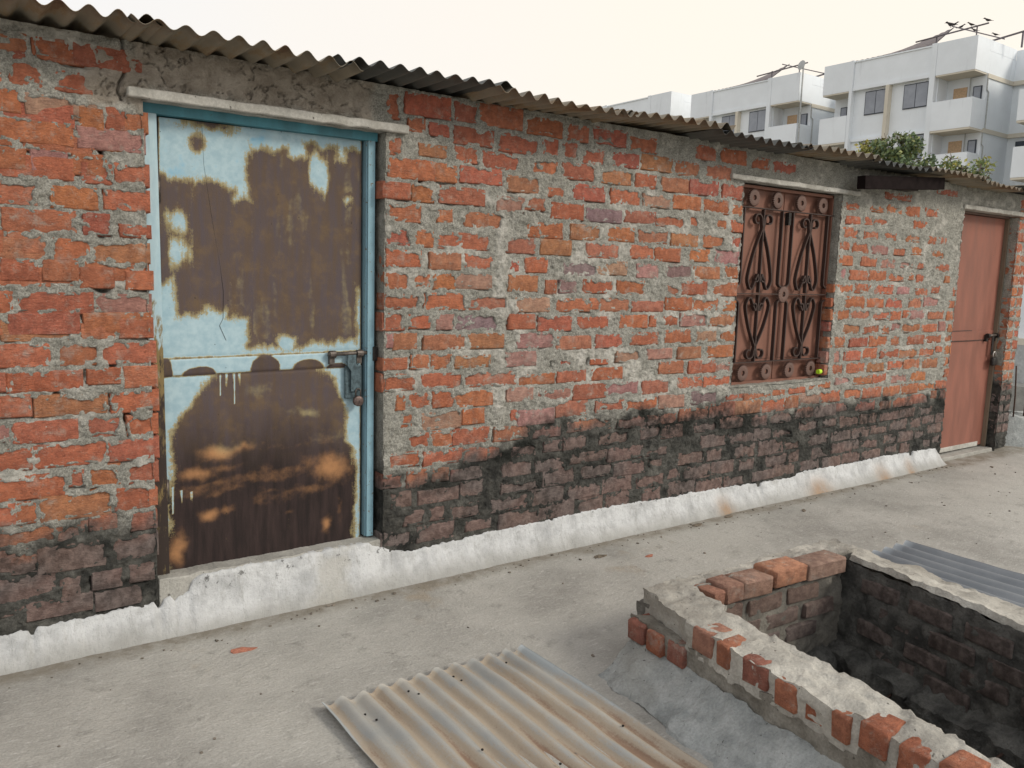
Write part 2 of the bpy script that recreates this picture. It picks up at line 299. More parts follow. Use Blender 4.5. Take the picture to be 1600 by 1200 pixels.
class MB:
    def __init__(s): s.v = []; s.f = []
    def add(s, V, F):
        o = len(s.v); s.v += [tuple(map(float, p)) for p in V]; s.f += [tuple(int(i)+o for i in f) for f in F]; return s
    def box(s, a, b, M_=None, bev=0.):
        (x0, y0, z0), (x1, y1, z1) = a, b
        if bev <= 0:
            V = [(x, y, z) for x in (x0, x1) for y in (y0, y1) for z in (z0, z1)]
            F = [(0, 1, 3, 2), (4, 6, 7, 5), (0, 4, 5, 1), (2, 3, 7, 6), (0, 2, 6, 4), (1, 5, 7, 3)]
        else:
            bm = bmesh.new(); bmesh.ops.create_cube(bm, size=1)
            for v in bm.verts: v.co = Vector(((x0+x1)/2+v.co.x*(x1-x0), (y0+y1)/2+v.co.y*(y1-y0), (z0+z1)/2+v.co.z*(z1-z0)))
            bmesh.ops.bevel(bm, geom=bm.edges[:], offset=bev, segments=2, affect='EDGES', profile=.6)
            bm.verts.index_update(); V = [v.co.copy() for v in bm.verts]; F = [[v.index for v in f.verts] for f in bm.faces]; bm.free()
        if M_ is not None: V = [M_ @ Vector(v) for v in V]
        return s.add(V, F)
    def tube(s, pts, r, n=8, cap=True):
        pts = [Vector(p) for p in pts]; V = []; F = []; ring = None; up = None
        for i, p in enumerate(pts):
            d = (pts[min(i+1, len(pts)-1)]-pts[max(i-1, 0)]).normalized()
            if up is None: up = d.orthogonal().normalized()
            up = (up-d*up.dot(d)).normalized(); sd_ = d.cross(up); rr = r[i] if isinstance(r, (list, tuple)) else r
            for k in range(n):
                a = 2*math.pi*k/n; V.append(p+up*math.cos(a)*rr+sd_*math.sin(a)*rr)
        for i in range(len(pts)-1):
            for k in range(n): F.append((i*n+k, i*n+(k+1) % n, (i+1)*n+(k+1) % n, (i+1)*n+k))
        if cap: F.append(tuple(range(n))[::-1]); F.append(tuple((len(pts)-1)*n+k for k in range(n)))
        return s.add(V, F)
    def bar(s, pts, w, d, nrm=(0, 1, 0)):
        """flat iron swept along pts: w across in the plane, d along nrm"""
        pts = [Vector(p) for p in pts]; N = Vector(nrm); V = []; F = []
        for i, p in enumerate(pts):
            t = (pts[min(i+1, len(pts)-1)]-pts[max(i-1, 0)]).normalized(); c = t.cross(N).normalized()
            V += [p+c*w/2-N*d/2, p+c*w/2+N*d/2, p-c*w/2+N*d/2, p-c*w/2-N*d/2]
        for i in range(len(pts)-1):
            for k in range(4): F.append((i*4+k, i*4+(k+1) % 4, i*4+4+(k+1) % 4, i*4+4+k))
        e = (len(pts)-1)*4; F += [(3, 2, 1, 0), (e, e+1, e+2, e+3)]
        return s.add(V, F)
    def build(s, name, mat, parent=None, smooth=False):
        me = bpy.data.meshes.new(name); me.from_pydata(s.v, [], s.f); me.update()
        bm = bmesh.new(); bm.from_mesh(me); bmesh.ops.recalc_face_normals(bm, faces=bm.faces[:]); bm.to_mesh(me); bm.free()
        if smooth: me.polygons.foreach_set('use_smooth', np.ones(len(me.polygons), bool))
        return link(name, me, mat, parent)
# ================================================================== ground, terrace
PIT = [(1.55, -1.33), (2.60, -1.34), (2.34, -2.90), (1.35, -2.90)]
def slab():
    outer = [(-7, 4.2), (9.1, 4.2), (9.1, -7.5), (-7, -7.5)]
    V = []; F = []
    for z in (0, -.14):
        V += [(x, y, z) for x, y in outer] + [(x, y, z) for x, y in PIT]
    for i in range(4):
        j = (i+1) % 4
        F.append((i, j, 4+j, 4+i)); F.append((8+i, 12+i, 12+j, 8+j)); F.append((i, 8+i, 8+j, j)); F.append((4+i, 4+j, 12+j, 12+i))
    o = MB().add(V, F).build('terrace_floor', FLOOR); tag(o, kind='structure')
slab()
GND = m_concrete('bare_ground', (.20, .17, .12), (.30, .27, .20), .5, .01)
g = MB().add([(-500, -500, -3.2), (500, -500, -3.2), (500, 500, -3.2), (-500, 500, -3.2)], [(0, 1, 2, 3)]).build('ground', GND); tag(g, kind='structure')
# ================================================================== brick shed
shed = empty('brick_shed'); tag(shed, 'long low brick shed with corrugated sheet roof, two metal doors and a grilled window', 'shed')
def zb(x, z):
    b = np.interp(x, [-1.5, -.1, .98, 1.56, 1.9, 2.6, 3.4, 4.5, 6.1, 7.3], [.48, .47, .50, .60, .67, .68, .60, .60, .57, .62])
    return b + .08*fbm2(x*2.3, z*2.3, 31) + .09*fbm2(x*9, z*9, 32, 4, .6)
def stains(x, z):
    b = zb(x, z); so = sst(.085, -.075, z-b+.05*fbm2(x*22, z*26, 36, 2))*(.88+.12*sst(-.3, .3, fbm2(x*6, z*8, 35)))
    st = np.interp(x, [-.6, .3, 1.0, 1.7, 2.6, 3.3, 4.3, 6.2], [.45, .4, .65, 1.2, 1.6, 1.4, 1.0, .9])
    bl = np.exp(-((z-b+.055)/.075)**2)*st*sst(-.35, .35, fbm2(x*5, z*7, 33)) + .5*sst(.15, .5, fbm2(x*4, z*6, 34))*sst(0, -.1, z-b)
    return so, np.clip(bl, 0, 1)
OPEN = [(0., .985, -1, 2.06), (3.40, 4.41, .80, 2.062), (6.09, 7.06, -1, 2.075)]
raw = "-308,-193,2152,2194r -401,-368,2142,2162r -413,-321,2046,2125o -284,-167,2057,2120o -445,-231,1933,2002o -208,-138,1936,2004o -121,-66,1946,2015o -59,12,1947,2010o -513,-423,1853,1870o -383,-168,1845,1909o -121,-58,1869,1899o -2,19,1861,1891o -475,-238,1752,1820o -208,-114,1749,1812o -100,11,1752,1823o -550,-357,1658,1728o -307,-165,1656,1725o -138,10,1660,1728o -457,-239,1566,1637o -209,-127,1564,1635r -89,11,1563,1601o -545,-337,1469,1536t -308,-199,1470,1542o -179,5,1469,1534t -481,-256,1376,1441o -226,-122,1375,1441r -74,13,1371,1431o -628,-444,1284,1354o -424,-194,1281,1349o -179,5,1278,1344p -480,-254,1185,1253t -230,-123,1188,1236o -101,8,1189,1254r -564,-340,1094,1167o -301,-184,1092,1165o -166,16,1093,1164o -672,-482,1009,1067r -469,-240,1003,1067o -216,-111,1019,1069o -91,17,1000,1072o -618,-406,916,987r -390,-159,910,980t -141,20,906,978o -638,-477,829,888p -460,-263,818,886o -220,-117,819,890r -88,16,814,883o -613,-413,722,795o -398,-165,720,798o -156,15,720,793o -543,-313,614,694o -302,-248,642,699r -230,-125,629,703o -89,12,623,695r -639,-473,526,598o -464,-406,522,595o -389,-160,517,612t -143,-23,524,603o -19,4,530,589o -613,-351,441,503o -352,-243,426,500o -230,-144,460,507o -86,1,436,499o -618,-500,354,400o -494,-414,337,396o -406,-188,323,415o -152,2,326,410o -593,-358,229,318o -336,-276,220,283o -228,-134,225,287o -98,-15,229,292o -447,-238,153,214o -220,-65,141,204o -627,-453,186,217o 997,1053,2128,2233r 1084,1313,2159,2246r 1339,1454,2163,2244r 1476,1715,2161,2250r 1102,1180,2085,2139r 1209,1305,2082,2128r 1336,1550,2060,2129r 1589,1815,2052,2134r 1004,1060,1973,2043o 1154,1294,1985,2031t 1346,1460,1977,2042r 1490,1711,1965,2037r 1000,1233,1877,1957o 1243,1351,1880,1954o 1372,1606,1888,1954o 1640,1829,1867,1936t 977,1106,1786,1848o 1125,1230,1781,1851o 1265,1509,1785,1855r 1587,1748,1768,1833p 1757,1874,1787,1839r 997,1166,1687,1759o 1259,1332,1696,1752o 1406,1612,1683,1746t 1775,1993,1653,1725o 1000,1109,1580,1643r 1136,1233,1579,1650o 1261,1548,1576,1648r 1639,1821,1571,1637t 996,1169,1486,1555o 1220,1381,1479,1550t 1414,1568,1484,1548o 1671,1724,1480,1527r 1768,1907,1479,1546o 995,1101,1386,1451o 1126,1216,1397,1445o 1242,1352,1387,1452o 1354,1562,1391,1456p 1669,1844,1381,1453t 989,1162,1295,1356o 1193,1416,1290,1363o 1440,1660,1290,1351t 1714,1922,1279,1343p 982,1089,1198,1268r 1114,1222,1205,1263o 1261,1351,1198,1262p 1367,1600,1191,1265u 1675,1836,1193,1259o 997,1031,1120,1177p 1036,1150,1109,1175t 1196,1412,1102,1166t 1437,1643,1102,1166t 1732,1956,1096,1165p 984,1101,1017,1062r 1129,1218,1016,1075o 1236,1342,1011,1075o 1366,1566,1008,1064t 1664,1847,1005,1069p 980,1143,918,990r 1186,1411,916,983o 1417,1727,912,975t 1752,1972,905,951o 1054,1096,827,891o 1119,1221,830,894o 1247,1354,825,895o 1365,1583,817,884o 1677,1836,822,886p 1068,1128,745,800o 1190,1411,718,797p 1414,1538,729,796o 1706,1738,724,771r 1751,1981,692,764p 1123,1226,643,702r 1244,1351,627,703o 1362,1571,630,701o 1607,1824,622,692t 1020,1176,552,617o 1203,1415,544,607o 1423,1559,536,598r 1574,1649,542,602o 1701,1865,530,578r 985,1078,462,521o 1112,1219,448,523o 1251,1337,460,520o 1355,1531,450,503r 1664,1840,432,500o 1032,1130,362,428o 1175,1394,359,416o 1412,1541,364,433o 1660,1890,340,395o 1101,1201,264,324o 1233,1315,267,334o 1356,1529,257,320o 1599,1818,254,315o 981,1143,174,237o 1171,1372,170,242o 1447,1594,181,222o 1649,1897,157,231o 1738,1972,2153,2231r 2007,2141,2151,2222r 2167,2410,2155,2233r 2439,2642,2148,2218r 1851,1946,2061,2135r 1980,2084,2060,2131r 2121,2256,2047,2115r 2320,2503,2054,2119r 2528,2770,2056,2128t 1790,1947,1964,2025o 1985,2198,1960,2032r 2245,2459,1958,2023t 2495,2642,1956,2022r 2694,2904,1953,2022t 1897,1990,1861,1899o 2060,2271,1859,1932r 2319,2527,1857,1928o 2560,2771,1859,1921p 1920,2130,1755,1827o 2156,2395,1755,1815u 2430,2656,1765,1822t 2667,2889,1757,1816r 2051,2245,1655,1725t 2303,2501,1659,1726o 2538,2756,1657,1723t 1860,2055,1571,1639t 2167,2393,1565,1633t 2478,2648,1572,1635o 2015,2226,1467,1527u 2239,2456,1477,1544p 2536,2701,1467,1536p 1900,1963,1370,1433r 1994,2104,1376,1435u 2150,2355,1378,1444o 2395,2602,1369,1443o 1976,2199,1280,1341o 2203,2257,1290,1341o 2267,2483,1279,1347t 2513,2747,1278,1327t 1862,2081,1179,1247r 2121,2332,1190,1242o 2424,2631,1186,1250o 2661,2703,1191,1249o 1986,2217,1080,1141t 2258,2453,1082,1146o 2511,2726,1091,1152r 2013,2099,994,1020r 2227,2345,990,1011o 2415,2592,997,1051p 2652,2847,1004,1054p 1998,2190,905,956r 2238,2457,904,961o 1862,2091,814,860p 2110,2344,805,876r 2355,2582,813,874p 2620,2827,803,871t 1999,2213,718,795t 2276,2480,719,776o 2510,2743,708,770o 2762,2973,708,777p 1845,2031,617,671r 2077,2171,628,676t 2177,2388,625,690o 2435,2664,615,676o 2680,2911,616,666r 1928,2041,536,586r 2061,2217,531,595o 2315,2529,535,596t 2631,2791,535,604r 2800,2976,524,594r 1871,2059,434,487o 2112,2370,450,499o 2385,2654,430,503o 2678,2845,432,467o 1926,2137,346,426o 2185,2412,356,417o 2434,2672,341,410o 2714,2810,356,409o 1853,2064,250,330o 2105,2327,251,317o 2352,2574,251,330o 2621,2834,244,309o 1895,2139,167,247o 2188,2351,155,239o 2387,2557,159,239o 2673,2808,161,226o 2953,3117,2155,2226r 3173,3398,2157,2230r 3467,3621,2153,2210r 3661,3881,2145,2209r 2785,2986,2050,2121t 3043,3265,2056,2129t 2917,3164,1955,2032r 3207,3390,1951,2026r 2794,3013,1863,1930o 3048,3267,1857,1931o 3305,3394,1855,1912o 2929,2995,1768,1825r 3171,3262,1769,1815o 3295,3405,1759,1819o 2795,3011,1654,1719t 3061,3246,1656,1719o 3325,3392,1655,1725r 2669,2867,1563,1631r 2939,3125,1571,1634o 3177,3388,1561,1639p 2762,2966,1471,1541u 2997,3215,1471,1535t 3270,3383,1480,1541o 2771,2869,1370,1420t 2901,3114,1376,1448o 3172,3391,1370,1444o 2777,2988,1284,1351o 3007,3233,1280,1348o 3277,3391,1277,1332o 2767,2874,1197,1243r 2910,3128,1190,1259p 3161,3386,1187,1248t 2786,3004,1094,1162o 3049,3222,1097,1149p 3275,3396,1092,1146o 2902,3095,997,1057t 3153,3385,996,1058o 2753,2952,913,977t 3002,3233,904,971o 3251,3371,900,949p 2910,3128,815,876o 3138,3379,814,871o 3033,3259,711,784u 3370,3514,717,742o 3525,3772,710,743o 3777,3940,718,744o 2944,3194,618,684o 3208,3443,617,699r 3449,3697,619,696t 3715,3950,610,689o 3966,4100,620,694o 3082,3276,535,589r 3310,3531,534,604r 3616,3774,524,596r 3802,4042,527,593t 3148,3376,433,501o 3407,3649,427,483o 3659,3830,427,499o 3848,4055,429,481o 2957,3180,345,413o 3215,3344,342,404o 3473,3675,330,409o 3713,3984,322,411o 3990,4137,337,389o 2872,2973,270,323o 3017,3243,244,319o 3258,3466,250,320o 3530,3669,242,307o 3801,4030,234,309o 4041,4148,243,312o 2884,3114,160,241o 3130,3363,146,216o 3393,3581,153,214o 3668,3891,155,207o 3901,4111,157,225o 4941,5287,2080,2118r 5655,5951,2165,2200r 4446,4634,1969,2012o 4770,4935,1977,2009o 4993,5178,1979,2031o 5228,5421,1974,2041o 5511,5688,1992,2046o 4482,4648,1877,1920o 4716,4808,1882,1926o 4830,4997,1890,1929o 5360,5558,1887,1941o 4440,4650,1781,1844o 4719,4894,1781,1832o 4990,5124,1786,1832o 5275,5457,1787,1834o 5578,5701,1785,1833o 5756,5854,1792,1834o 4437,4541,1697,1747o 4598,4780,1680,1743o 4828,5031,1682,1734p 5105,5268,1685,1731o 5356,5501,1693,1748o 5652,5847,1683,1733o 4435,4601,1591,1648o 4714,4901,1593,1651o 4961,5145,1586,1653p 5234,5414,1594,1635p 5454,5560,1592,1640o 5726,5939,1579,1636o 4426,4525,1501,1564p 4587,4810,1493,1551o 4834,5043,1491,1557o 5075,5289,1495,1542o 5352,5430,1506,1547o 5472,5579,1487,1543o 5893,5965,1494,1537o 4404,4630,1404,1449o 4664,4873,1400,1459o 4921,5153,1396,1456o 5217,5384,1398,1446p 5478,5654,1390,1436o 5705,5831,1410,1460r 6036,6088,1390,1449o 4391,4456,1305,1353o 4554,4788,1295,1370o 4824,5040,1298,1355o 5089,5298,1291,1360r 5401,5574,1294,1361t 5614,5822,1301,1370p 5997,6086,1294,1353o 4392,4612,1212,1276o 4640,4866,1213,1279t 4922,5148,1207,1261o 5155,5289,1202,1260o 5332,5417,1218,1267o 5431,5632,1209,1266p 5694,5921,1207,1265t 5973,6076,1194,1257o 4393,4458,1136,1187r 4554,4771,1112,1178t 4812,5028,1107,1174r 5060,5160,1103,1158o 5174,5295,1129,1184p 5343,5582,1107,1171t 5611,5834,1106,1157o 5874,5975,1110,1176p 6023,6089,1100,1153o 4392,4590,1018,1083o 4654,4875,1017,1070r 4904,5130,1013,1082o 5175,5309,1010,1073o 5426,5662,1013,1074r 5682,5922,1017,1076r 5981,6098,1018,1071o 4385,4549,915,980p 4605,4801,919,979o 4829,5009,924,992o 5065,5305,921,977r 5326,5578,912,973t 5598,5842,909,975o 5868,5954,940,977o 6013,6109,920,995o 4375,4601,829,888o 4641,4862,827,891o 4904,5131,824,887t 5175,5374,827,883o 5400,5621,823,888o 5670,5896,818,885t 6019,6093,822,883o 4525,4694,750,791p 4730,4973,737,792o 4998,5165,731,794o 5243,5465,723,781p 5504,5737,723,790o 6037,6097,730,791o 4211,4452,736,768o 4345,4586,632,704o 4640,4846,637,704o 4876,5113,629,697o 5153,5379,624,690o 5403,5640,626,697o 5656,5896,642,687o 5914,6083,638,694o 3989,4181,720,750o 4108,4338,633,704p 4077,4273,542,605o 4287,4552,531,604u 4564,4689,555,605r 4797,5046,537,601r 5124,5270,530,582t 5301,5575,530,592o 5582,5793,539,603o 5859,5937,561,617o 5984,6091,547,613o 4133,4338,443,507o 4390,4579,453,502o 4621,4855,431,506o 4877,5100,435,499o 5131,5381,438,491o 5412,5617,439,498o 5710,5900,439,495o 5967,6075,357,423o 4241,4478,335,408o 4526,4762,340,398o 4784,5011,332,401o 5032,5254,344,401o 5292,5525,346,418o 5592,5743,341,415o 5775,5932,362,418o 5860,6055,274,340o 4306,4526,240,306o 4552,4790,246,313o 4804,4884,253,313o 4899,5123,244,309o 5223,5389,249,312o 5421,5643,245,318o 5676,5796,253,308o 5949,6057,180,238o 4181,4402,157,230o 4444,4656,143,218o 4682,4919,156,233o 4942,5176,161,214o 5267,5410,175,229o 5477,5609,153,227o 5803,5925,166,232o"
BR = []
for tkn in raw.split():
    c = tkn[-1]; a = [int(v)/1000 for v in tkn[:-1].split(',')]; BR.append((a[0], a[1], a[2], a[3], c))
rr = random.Random(3)
for k in range(22):                                                   # left of the frame, and the narrow pier right of the far door
    z0 = .17+k*.0945
    x = min([b[0] for b in BR if b[2] < z0+.045 < b[3]] or [-.5])-.03
    x = min(x, .0)
    while x > -1.45:
        w = rr.choice((.22, .215, .105)); BR.append((x-w, x, z0, z0+.066, rr.choice('oooortp'))); x -= w+.022
    xx = 7.068
    for w in ((.1, .085) if k % 2 else (.085, .1)):
        BR.append((xx, xx+w, z0, z0+.066, rr.choice('ooort'))); xx += w+.02
BR = [b for b in BR if not any(o[0]-.005 < (b[0]+b[1])/2 < o[1]+.005 and o[2] < (b[2]+b[3])/2 < o[3] for o in OPEN)]
xs = np.concatenate([np.arange(-1.45, 2.3, .005), np.arange(2.3, 4.6, .0065), np.arange(4.6, 7.275, .009), [7.275]])
zs = np.arange(.02, 2.262, .005); nx, nz = len(xs), len(zs)
X, Z = np.meshgrid(xs, zs, indexing='ij')
wx = .016*fbm2(X*13, Z*16, 1, 3) + .006*fbm2(X*48, Z*48, 2, 2)
wz = .012*fbm2(X*13, Z*16, 5, 3) + .005*fbm2(X*48, Z*48, 6, 2)
XW, ZW = X+wx, Z+wz
inn = np.full(X.shape, -.05); gap = np.zeros(X.shape)
for bi, (x0, x1, z0, z1, c) in enumerate(BR):
    i0, i1 = np.searchsorted(xs, (x0-.05, x1+.05)); j0, j1 = np.searchsorted(zs, (z0-.05, z1+.05))
    if i1 <= i0 or j1 <= j0: continue
    xx, zz = XW[i0:i1, j0:j1], ZW[i0:i1, j0:j1]
    dx = np.minimum(xx-x0, x1-xx); dz = np.minimum(zz-z0, z1-zz)
    dz = np.minimum(dz, z1-zz-.007*sst(-.2, .5, vn2(xx*19+bi, zz*0+bi*1.3, 9)))
    d = np.where((dx < .014) & (dz < .014), .014-np.hypot(.014-dx, .014-dz), np.minimum(dx, dz))
    inn[i0:i1, j0:j1] = np.maximum(inn[i0:i1, j0:j1], d)
    g_ = np.exp(-((zz-(z0-.004))/.0045)**2)*(dx > .0)*sst(-.15, .25, vn2(xx*14+bi*3.1, zz*0+bi*7.7, 8))*rr.choice((0, .5, 1, 1))
    gs = np.exp(-((xx-(x0-.005))/.0045)**2)*(dz > -.004)*rr.choice((0, 0, 0, .8))
    gap[i0:i1, j0:j1] = np.maximum(gap[i0:i1, j0:j1], np.maximum(g_, gs))
rg = 1-2*np.abs(fbm2(X*19, Z*26, 11, 4, .6)); rough = .006*rg + .0075*fbm2(X*62, Z*62, 12, 2, .7) + .006*fbm2(X*5, Z*6, 13, 3)
hj = -.0025 + rough + .007*sst(.2, .6, fbm2(X*7, Z*9, 14, 3))
smear = sst(.22, .42, fbm2(X*8+3, Z*11, 15, 4, .6)+.25*np.interp(X, [4.6, 5.0, 6.2], [0, .55, .75])*np.interp(Z, [1.2, 1.5], [0, 1]))
lap = .006+.009*fbm2(X*26, Z*30, 26, 3)
h = hj - .03*sst(.0, .007, inn-lap)*(1-.9*smear) - .024*gap*(inn < .004)
plaster = sst(.03, -.03, np.maximum(np.maximum(-.02-X, X-.92), np.maximum(2.10-Z, Z-2.26))+.02*fbm2(X*14, Z*14, 16, 3))
plaster = np.maximum(plaster, sst(.03, -.02, np.maximum(np.maximum(-.17-X, X-.02), np.maximum(2.03-Z, Z-2.22))+.035*fbm2(X*15, Z*15, 17, 3)))
lump = fbm2(X*10, Z*13, 18, 2)
h = h*(1-plaster) + plaster*(.004+.018*lump+.007*fbm2(X*38, Z*45, 19, 3)-.014*np.exp(-(fbm2(X*16+9, Z*19, 20, 4)/.03)**2))
crack = np.interp(Z, [2.06, 2.10, 2.15, 2.24], [-.075, -.078, -.058, -.062])
h -= .03*np.exp(-((X-crack-.006*fbm2(X*0+Z*30, Z*30, 21, 2))/.004)**2)*(Z > 2.05)
band = sst(.014, .0, np.minimum(np.abs(X-4.44), .2)-.03)*(Z > .8)*(Z < 2.06); h = h*(1-band)+band*(.003+.004*rough/.005)
vert = sst(.045, .0, np.abs(X-1.62-.03*fbm2(Z*3, Z*0, 22))+.03*fbm2(X*12, Z*12, 23))*(Z > .55)*(Z < 1.9)
h = h + vert*.008*sst(.0, .4, fbm2(X*9, Z*5, 24)+.35)
for hx, hz, rx, rz in ((-.145, 1.86, .006, .022), (.03-.15, 1.745, .012, .008), (-.16, 1.335+.03, .02, .012), (-.30, 1.205, .016, .012), (-.13, 1.09, .008, .022), (-.09, .885, .012, .02), (-.33, .98, .012, .02), (-.30, .86, .012, .025), (1.16, 1.87, .012, .014), (-.37, .66, .01, .015), (1.27, 1.02, .008, .015), (2.2, 1.0, .008, .02), (1.95, 1.0, .006, .012)):
    h -= .05*np.exp(-(((XW-hx)/rx)**2+((ZW-hz)/rz)**2)**2)
Y = -h
so, bl = stains(X, Z)
V = np.stack([X, Y, Z], -1).reshape(-1, 3); F = gridF(nx, nz)
cx, cz = V[F[:, 0], 0]+.003, V[F[:, 0], 2]+.0025
keep = np.ones(len(F), bool)
for o in OPEN: keep &= ~((cx > o[0]) & (cx < o[1]) & (cz > o[2]) & (cz < o[3]))
F = F[keep]; used = np.unique(F); rm = np.full(len(V), -1, np.int32); rm[used] = np.arange(len(used))
att = np.stack([so, bl, plaster+0*X], -1).reshape(-1, 3)
lime = np.clip(vert*1.1*sst(-.2, .3, fbm2(X*9, Z*4, 24)) + sst(.25, .5, fbm2(X*6, Z*9, 27, 4)+.25*np.interp(X, [1., 1.4, 3.2, 4.2], [0, .6, .6, .2])*np.interp(Z, [.7, .9, 1.7, 1.95], [0, 1, 1, 0])), 0, 1)*(1-so)
lime = lime.reshape(-1, 1)[used]
wall = link('wall', npmesh('wall', V[used], rm[F], {'stain': att[used], 'lime': np.repeat(lime, 3, 1)}), MORTAR, shed)
# bricks
PAL = {'o': (.575, .185, .092), 'r': (.52, .155, .092), 't': (.53, .205, .112), 'p': (.51, .265, .21), 'u': (.33, .215, .21)}
def brick_mesh(x0, x1, z0, z1, c, y=0., depth=.07, rnd=None, tint=None):
    r = rnd; gx, gz = 5, 3; e = .007
    X0, X1, Z0, Z1 = x0-e, x1+e, z0-e, z1+e; V = []; F = []
    yo = r.uniform(-.004, .003); tx, tz = r.uniform(-.012, .012), r.uniform(-.02, .02)
    b = .005
    for i in range(gx):
        for k in range(gz):
            u, v = i/(gx-1), k/(gz-1)
            V.append((X0+b+(X1-X0-2*b)*u+r.uniform(-.003, .003), y+yo-.001+tx*(u-.5)*(x1-x0)*2+tz*(v-.5)*(z1-z0)+r.uniform(-.0018, .0018), Z0+b+(Z1-Z0-2*b)*v+r.uniform(-.003, .003)))
    F += [(i*gz+k, (i+1)*gz+k, (i+1)*gz+k+1, i*gz+k+1) for i in range(gx-1) for k in range(gz-1)]
    per = [(i, 0) for i in range(gx)] + [(gx-1, k) for k in range(1, gz)] + [(i, gz-1) for i in range(gx-2, -1, -1)] + [(0, k) for k in range(gz-2, 0, -1)]
    o = len(V); n = len(per)
    for i, k in per:
        v = V[i*gz+k]; V.append((X0 if i == 0 else X1 if i == gx-1 else v[0], v[1]+.006, Z0 if k == 0 else Z1 if k == gz-1 else v[2]))
    for q in range(n): a, b_ = per[q], per[(q+1) % n]; F.append((a[0]*gz+a[1], o+q, o+(q+1) % n, b_[0]*gz+b_[1]))
    for q in range(n): v = V[o+q]; V.append((v[0], y+depth, v[2]))
    for q in range(n): F.append((o+q, o+n+q, o+n+(q+1) % n, o+(q+1) % n))
    t = np.array(PAL[c] if tint is None else tint)*r.uniform(.86, 1.1); t = t*np.array([1, r.uniform(.9, 1.14), r.uniform(.9, 1.15)])
    return V, F, t
bricks = []
Cw = np.array(cob.matrix_world.translation); fw = np.array(Rw)[2]*-1
for b in BR:
    V, F, t = brick_mesh(*b, rnd=rr)
    c = np.array([(b[0]+b[1])/2, 0, (b[2]+b[3])/2])-Cw; dep = c@fw
    q = np.array(Rw)@c; u, v = q[0]/-q[2], q[1]/-q[2]
    vis = abs(u) < 800/1270*1.02 and abs(v) < 600/1270*1.02
    bricks.append(((b[1]-b[0])*(b[3]-b[2])/dep**2*(1 if vis else 1e-3), V, F, t))
bricks.sort(key=lambda q: -q[0])
def stain_attr(V):
    V = np.array(V); s, b = stains(V[:, 0], V[:, 2]); return np.stack([s, b, 0*s], -1)
def brick_obj(V, F, t, parent, st=None, name='brick', mat=None):
    me = bpy.data.meshes.new(name); me.from_pydata(V, [], F)
    for n, a in (('tint', np.tile(t, (len(V), 1))), ('stain', stain_attr(V) if st is None else np.tile(st, (len(V), 1)))):
        at = me.color_attributes.new(n, 'FLOAT_COLOR', 'POINT'); q = np.ones((len(V), 4), np.float32); q[:, :3] = a; at.data.foreach_set('color', q.ravel())
    me.polygons.foreach_set('use_smooth', np.ones(len(me.polygons), bool)); me.set_sharp_from_angle(angle=math.radians(50))
    return link(name, me, mat or BRICK, parent)
for _, V, F, t in bricks[:290]: brick_obj(V, F, t, wall)
VV, FF, TT = [], [], []
for _, V, F, t in bricks[290:]:
    o = len(VV); VV += V; FF += [tuple(i+o for i in f) for f in F]; TT += [t]*len(V)
me = bpy.data.meshes.new('brick_remainder'); me.from_pydata(VV, [], FF)
for n, a in (('tint', np.array(TT)), ('stain', stain_attr(VV))):
    at = me.color_attributes.new(n, 'FLOAT_COLOR', 'POINT'); q = np.ones((len(VV), 4), np.float32); q[:, :3] = a; at.data.foreach_set('color', q.ravel())
me.polygons.foreach_set('use_smooth', np.ones(len(me.polygons), bool)); me.set_sharp_from_angle(angle=math.radians(50))
tag(link('bricks', me, BRICK, wall), kind='stuff')
# jambs and sills
def reveal(axis, p, a0, a1, y1, sgn, name='jamb', dark=0., y0=-.002):
    """rough cement face of an opening; axis x: plane x=p, a = z range; axis z: plane z=p, a = x range"""
    na = max(3, int((a1-a0)/.012)); ny = 10; A, Yy = np.meshgrid(np.linspace(a0, a1, na), np.linspace(y0, y1, ny), indexing='ij')
    d = sgn*(.006*fbm2(A*12+p*9, Yy*12, 41, 4, .6)+.004*fbm2(A*40, Yy*40+p, 42, 3)); d[:, 0] += sgn*-.006
    V = np.stack([p+d, Yy, A], -1) if axis == 'x' else np.stack([A, Yy, p+d], -1)
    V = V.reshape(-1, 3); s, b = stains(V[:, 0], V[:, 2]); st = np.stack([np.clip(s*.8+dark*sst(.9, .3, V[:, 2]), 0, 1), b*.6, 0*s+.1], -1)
    return link(name, npmesh(name, V, gridF(na, ny), {'stain': st}), MORTAR, shed)
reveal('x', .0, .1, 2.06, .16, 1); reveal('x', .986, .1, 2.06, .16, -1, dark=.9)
reveal('x', 3.40, .79, 2.06, .12, 1); reveal('x', 4.41, .79, 2.06, .12, -1); reveal('z', .80, 3.38, 4.43, .12, 1, 'window_sill', y0=-.012)
reveal('x', 6.09, 0, 2.07, .16, 1); reveal('x', 7.06, 0, 2.07, .16, -1, dark=1.)
